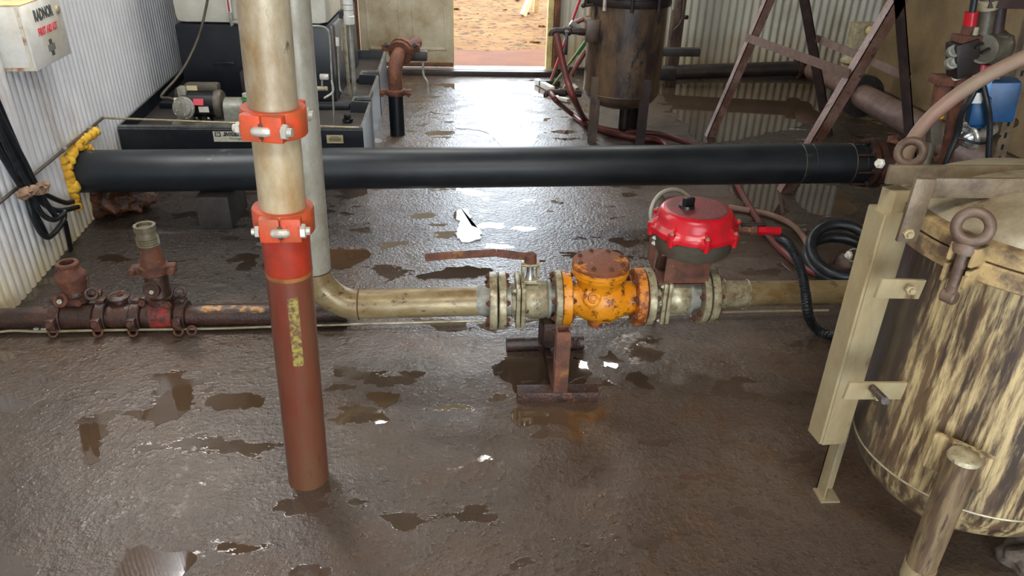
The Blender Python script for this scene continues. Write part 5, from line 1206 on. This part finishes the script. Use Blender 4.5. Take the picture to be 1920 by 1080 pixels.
# big faded hose
YH = 2.1
hose('arching_hose', 'thick faded pinkish hose arching down from the right to behind the tank lid', [P(2060, 60, Y=YH), P(1985, 80, Y=YH), P(1920, 108, Y=YH), P(1850, 143, Y=YH), P(1790, 182, Y=YH), P(1738, 228, Y=YH), P(1705, 276, Y=YH), P(1690, 330, Y=YH), P(1690, 420, Y=YH), P(1700, 540, Y=YH)], .021, 'hose_pink')

# ================================================================== near right tank
tx, ty, trr = 1.388, 1.55, .289
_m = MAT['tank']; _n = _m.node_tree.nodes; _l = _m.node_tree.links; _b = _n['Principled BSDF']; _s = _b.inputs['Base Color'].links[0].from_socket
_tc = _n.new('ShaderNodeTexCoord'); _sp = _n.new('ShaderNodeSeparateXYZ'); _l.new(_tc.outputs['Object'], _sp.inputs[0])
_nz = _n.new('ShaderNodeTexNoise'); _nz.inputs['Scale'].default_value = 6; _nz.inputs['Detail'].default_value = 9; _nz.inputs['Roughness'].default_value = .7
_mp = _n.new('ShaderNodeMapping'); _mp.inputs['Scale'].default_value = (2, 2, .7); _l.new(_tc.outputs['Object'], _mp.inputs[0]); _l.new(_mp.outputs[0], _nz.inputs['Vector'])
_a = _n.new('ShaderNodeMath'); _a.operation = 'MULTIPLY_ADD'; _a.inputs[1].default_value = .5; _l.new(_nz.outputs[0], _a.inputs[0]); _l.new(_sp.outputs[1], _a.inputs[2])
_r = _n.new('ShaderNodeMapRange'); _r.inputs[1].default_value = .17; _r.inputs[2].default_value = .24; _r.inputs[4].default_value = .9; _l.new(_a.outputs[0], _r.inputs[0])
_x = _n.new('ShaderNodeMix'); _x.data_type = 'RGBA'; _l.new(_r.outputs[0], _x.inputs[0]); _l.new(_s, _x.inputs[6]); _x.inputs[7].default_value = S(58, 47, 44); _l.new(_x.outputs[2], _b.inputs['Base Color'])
t = thing('cream_tank', 'large grime streaked cream filter tank at the right front', 'tank', (tx, ty, 0))
zS, zB = .3, .925
M().lathe((tx, ty, zS), (0, 0, 1), [(0, trr), (zB-zS, trr)], 96).build('shell', MAT['tank'], t)
M().lathe((tx, ty, .12), (0, 0, 1), [(0, .03), (.01, .12), (.04, .2), (.09, .255), (.14, .28), (zS-.12, trr)], 96).build('dished_bottom', MAT['tank'], t)
M().torus((tx, ty, zS), (0, 0, 1), trr, .0035, 96, 6).build('weld_seam', MAT['beige'], t)
M().lathe((tx, ty, zB), (0, 0, 1), [(-.012, trr), (-.012, .335), (-.008, .34), (.030, .34), (.034, .335), (.034, .29)], 96).build('lower_flange', MAT['band'], t, 'ochre flange band')
M().lathe((tx, ty, zB+.036), (0, 0, 1), [(0, .28), (0, .33), (.004, .336), (.034, .336), (.038, .33), (.042, .312), (.042, .28)], 96).build('lid_flange', MAT['band'], t, 'lid rim')
lz0 = zB+.074
lid = M().lathe((tx, ty, lz0), (0, 0, 1), [(0, .312), (.012, .306), (.03, .285), (.052, .24), (.068, .18), (.08, .11), (.085, .04), (.085, .001)], 96).build('lid', MAT['lid'], t, 'domed lid')
# swing bolts with eye nuts
def eyebolt(ang, tilt=0):
    d_ = V((cos(ang), sin(ang), 0)); tn = V((-sin(ang), cos(ang), 0)); c = V((tx, ty, 0))+d_*.372
    o = M().lathe(c+V((0, 0, zB-.05)), (0, 0, 1), [(0, .012), (.09, .012), (.12, .012)], 14).build('swing_bolt', MAT['eye'], t)
    M().lathe(c+V((0, 0, zB-.052))-tn*.016, tn, [(0, .013), (.003, .016), (.029, .016), (.032, .013)], 18).build('pivot', MAT['eye'], o)
    M().lathe(c+V((0, 0, zB+.056)), (0, 0, 1), [(0, .024), (.012, .026), (.024, .02), (.035, .016)], 20).build('nut_neck', MAT['eye'], o)
    fd = (CAM-c); fd.z = 0; fd.normalize(); fd = (fd*.8+d_*.2).normalized()
    M().torus(c+V((0, 0, zB+.114)), fd+V((0, 0, .35)), .031, .0115, 36, 12).build('eye_ring', MAT['eye'], o)
    for zz_, w0 in ((zB+.052, .03), (zB-.0, .03)):
        for s_ in (-1, 1): M().box(c-d_*.02+tn*s_*.024+V((0, 0, zz_)), (.06, .008, .042), Matrix.Rotation(ang, 3, 'Z'), bev=.001).build('lug', MAT['band'], t)
a0 = atan2(P(1815, 480, Z=1.0).y-ty, P(1815, 480, Z=1.0).x-tx)
a0 = radians(208); eyebolt(a0)
a1 = atan2(P(1722, 330, Z=1.06).y-ty, P(1722, 330, Z=1.06).x-tx)
a1 = radians(122); eyebolt(a1)
# lid lifting arms
def arm(p, q, Ya, h, name='lift_arm'):
    A, B = P(*p, Y=Ya), P(*q, Y=Ya); M().bar(A, B, .010, h, up=(0, 0, 1), bev=.001).build(name, MAT['arm'], t); return A, B
z_arm = P(1664, 326, Y=1.70).z
YA1, YA2 = 1.62, 1.50
A = P(1664, 327, Y=YA1)
M().box(((A.x+tx)/2+.02, YA1, A.z), (tx-A.x+.04, .01, .046), bev=.001).build('lift_arm', MAT['arm'], t)
B = P(1716, 352, Y=YA2)
M().box(((B.x+tx)/2+.02, YA2, B.z), (tx-B.x+.04, .01, .046), bev=.001).build('lift_arm', MAT['arm'], t)
print('arm z', A, B)
lt, lb_ = P(1736, 335, Y=YA2-.012), P(1698, 452, Y=YA2-.012)
M().bar(lt, lb_, .046, .010, up=(0, 1, 0), bev=.001).build('link_plate', MAT['arm'], t)
inst('bolt', HEX['trough'], t, P(1702, 437, Y=YA2-.017), (0, -1, .0), .013)
for X_ in (1.32, 1.42): M().box((X_, 1.65, A.z-.02), (.05, .12, .03)).build('arm_lug', MAT['lid'], t)
inst('pin_head', HEX['white_steel'], t, P(1652, 307, Y=YA1), (-1, -.3, .2), .012)
# trough (box section) and its parts
r0 = P(1536, 835, Y=1.6); r1_ = P(1662, 405, Y=1.6)
xr, yr = (r0.x+r1_.x)/2, 1.6; z0_, z1_ = r0.z, r1_.z
c_l = P(1513, 804, Z=z0_); c_r = P(1588, 831, Z=z0_)
print('trough', xr, z0_, z1_, c_l, c_r)
cl = V((c_l.x, c_l.y, 0)); rg = V((xr, yr, 0)); crr = V((c_r.x, c_r.y, 0)); c4 = cl+crr-rg
t2 = thing('post_sleeve', 'ochre stained square steel sleeve bolted beside the cream tank', 'sleeve', (xr, yr, 0))
m = M()
m.prism([cl+V((0, 0, z0_)), rg+V((0, 0, z0_)), crr+V((0, 0, z0_)), c4+V((0, 0, z0_))], (0, 0, z1_-z0_))
bmesh.ops.bevel(m.b, geom=[e_ for e_ in m.b.edges if abs(e_.verts[0].co.z-e_.verts[1].co.z) > .1], offset=.006, segments=3, affect='EDGES')
m.build('sleeve', MAT['trough'], t2)
cen = (cl+crr)/2
M().box(cen+V((0, 0, z1_+.0)), (.05, .045, .11), Matrix.Rotation(.3, 3, 'Z'), bev=.002).build('inner_post', MAT['trough'], t2)
def bracket(p, q, h, Yb, bp):
    A_, B_ = P(*p, Y=Yb), P(*q, Y=Yb+.02); M().bar(A_, B_, .008, h, up=(0, 0, 1), bev=.001).build('bracket', MAT['trough'], t2); inst('bolt', HEX['trough'], t2, P(*bp, Y=Yb-.004), (0, -1, .1), .012)
bracket((1646, 540), (1728, 542), .05, 1.47, (1706, 543))
bracket((1586, 732), (1694, 732), .05, 1.44, (1646, 742))
bq = P(1636, 728, Y=1.44); M().cyl(bq, P(1660, 752, Y=1.36), .010, n=10).build('long_bolt', MAT['rust_wet'], t2)
lf = P(1543, 930, Z=0)
m = M(); 
angle(m, (lf.x-.01, lf.y+.03, 0), (lf.x-.01, lf.y+.03, .35), .05, .005, (1, 0, 0), (0, -1, 0)); m.build('angle_leg', MAT['trough'], t2)
M().box((lf.x+.01, lf.y-.0, .003), (.06, .06, .006)).build('foot_plate', MAT['trough'], t2)
inst('bolt', HEX['white_steel'], t2, P(1594, 478, Y=1.72), (-1, -.2, 0), .011)
# front round leg
lg = P(1722, 1085, Z=.0); top_l = P(1800, 858, Y=1.27)
gx_, gy_ = 1.15, 1.27
M().lathe((gx_, gy_, 0), (0, 0, 1), [(0, .036), (.5, .036), (.5, .03)], 36).build('leg', MAT['leg'], t, 'round pipe leg')
M().lathe((gx_, gy_, .1), (0, 0, 1), [(0, .038), (.05, .038)], 36).build('leg_band', MAT['trough'], t)
M().box((gx_+.02, gy_+.035, .46), (.13, .02, .1), Matrix.Rotation(-.85, 3, 'Z'), bev=.003).build('leg_pad', MAT['tank'], t)
M().lathe((gx_, gy_, .5), (0, 0, 1), [(0, .037), (.01, .034), (.015, .02)], 24).build('leg_cap', MAT['grime_steel'], t)
M().lathe((tx+.2, ty+.2, 0), (0, 0, 1), [(0, .036), (.4, .036)], 20).build('leg', MAT['tank'], t)
M().lathe((tx+.22, ty-.2, 0), (0, 0, 1), [(0, .036), (.4, .036)], 20).build('leg', MAT['tank'], t)
rk = P(1912, 1045, Z=.03)
tag(M().blob((rk.x+.02, rk.y, .04), (.07, .06, .05), .35, 1.8, 4, 9).build('rock', MAT['rock'], loc=(rk.x, rk.y, 0)), 'pale muddy rock on the floor under the cream tank', 'rock')

# ================================================================== things outside the door
t = thing('timber_prop', 'pale leaning timber prop standing outside on the orange ground', 'timber', P(982, 30, Z=0))
gz0 = P(980, 29, Z=0)
M().bar(P(980, 29, Z=0), P(1010, -40, Y=gz0.y+.2), .07, .07).build('leg', MAT['wood'], t); M().bar(P(1004, 22, Z=0), P(1010, -40, Y=gz0.y+.2), .07, .07).build('leg', MAT['wood'], t)
for k in range(36):
    x_ = random.uniform(-1.3, 1.9); y_ = random.uniform(9.0, 13.5); s_ = random.uniform(.02, .06)
    o = M().blob((x_, y_, gz(x_, y_)+s_*.2), (s_, s_*.9, s_*.5), .4, 1.5, 1, k).build('stone', MAT['dirt'], loc=(x_, y_, gz(x_, y_)))
    tag(o, 'small stone among many on the bright dirt outside', 'stone', 'stones outside the door')
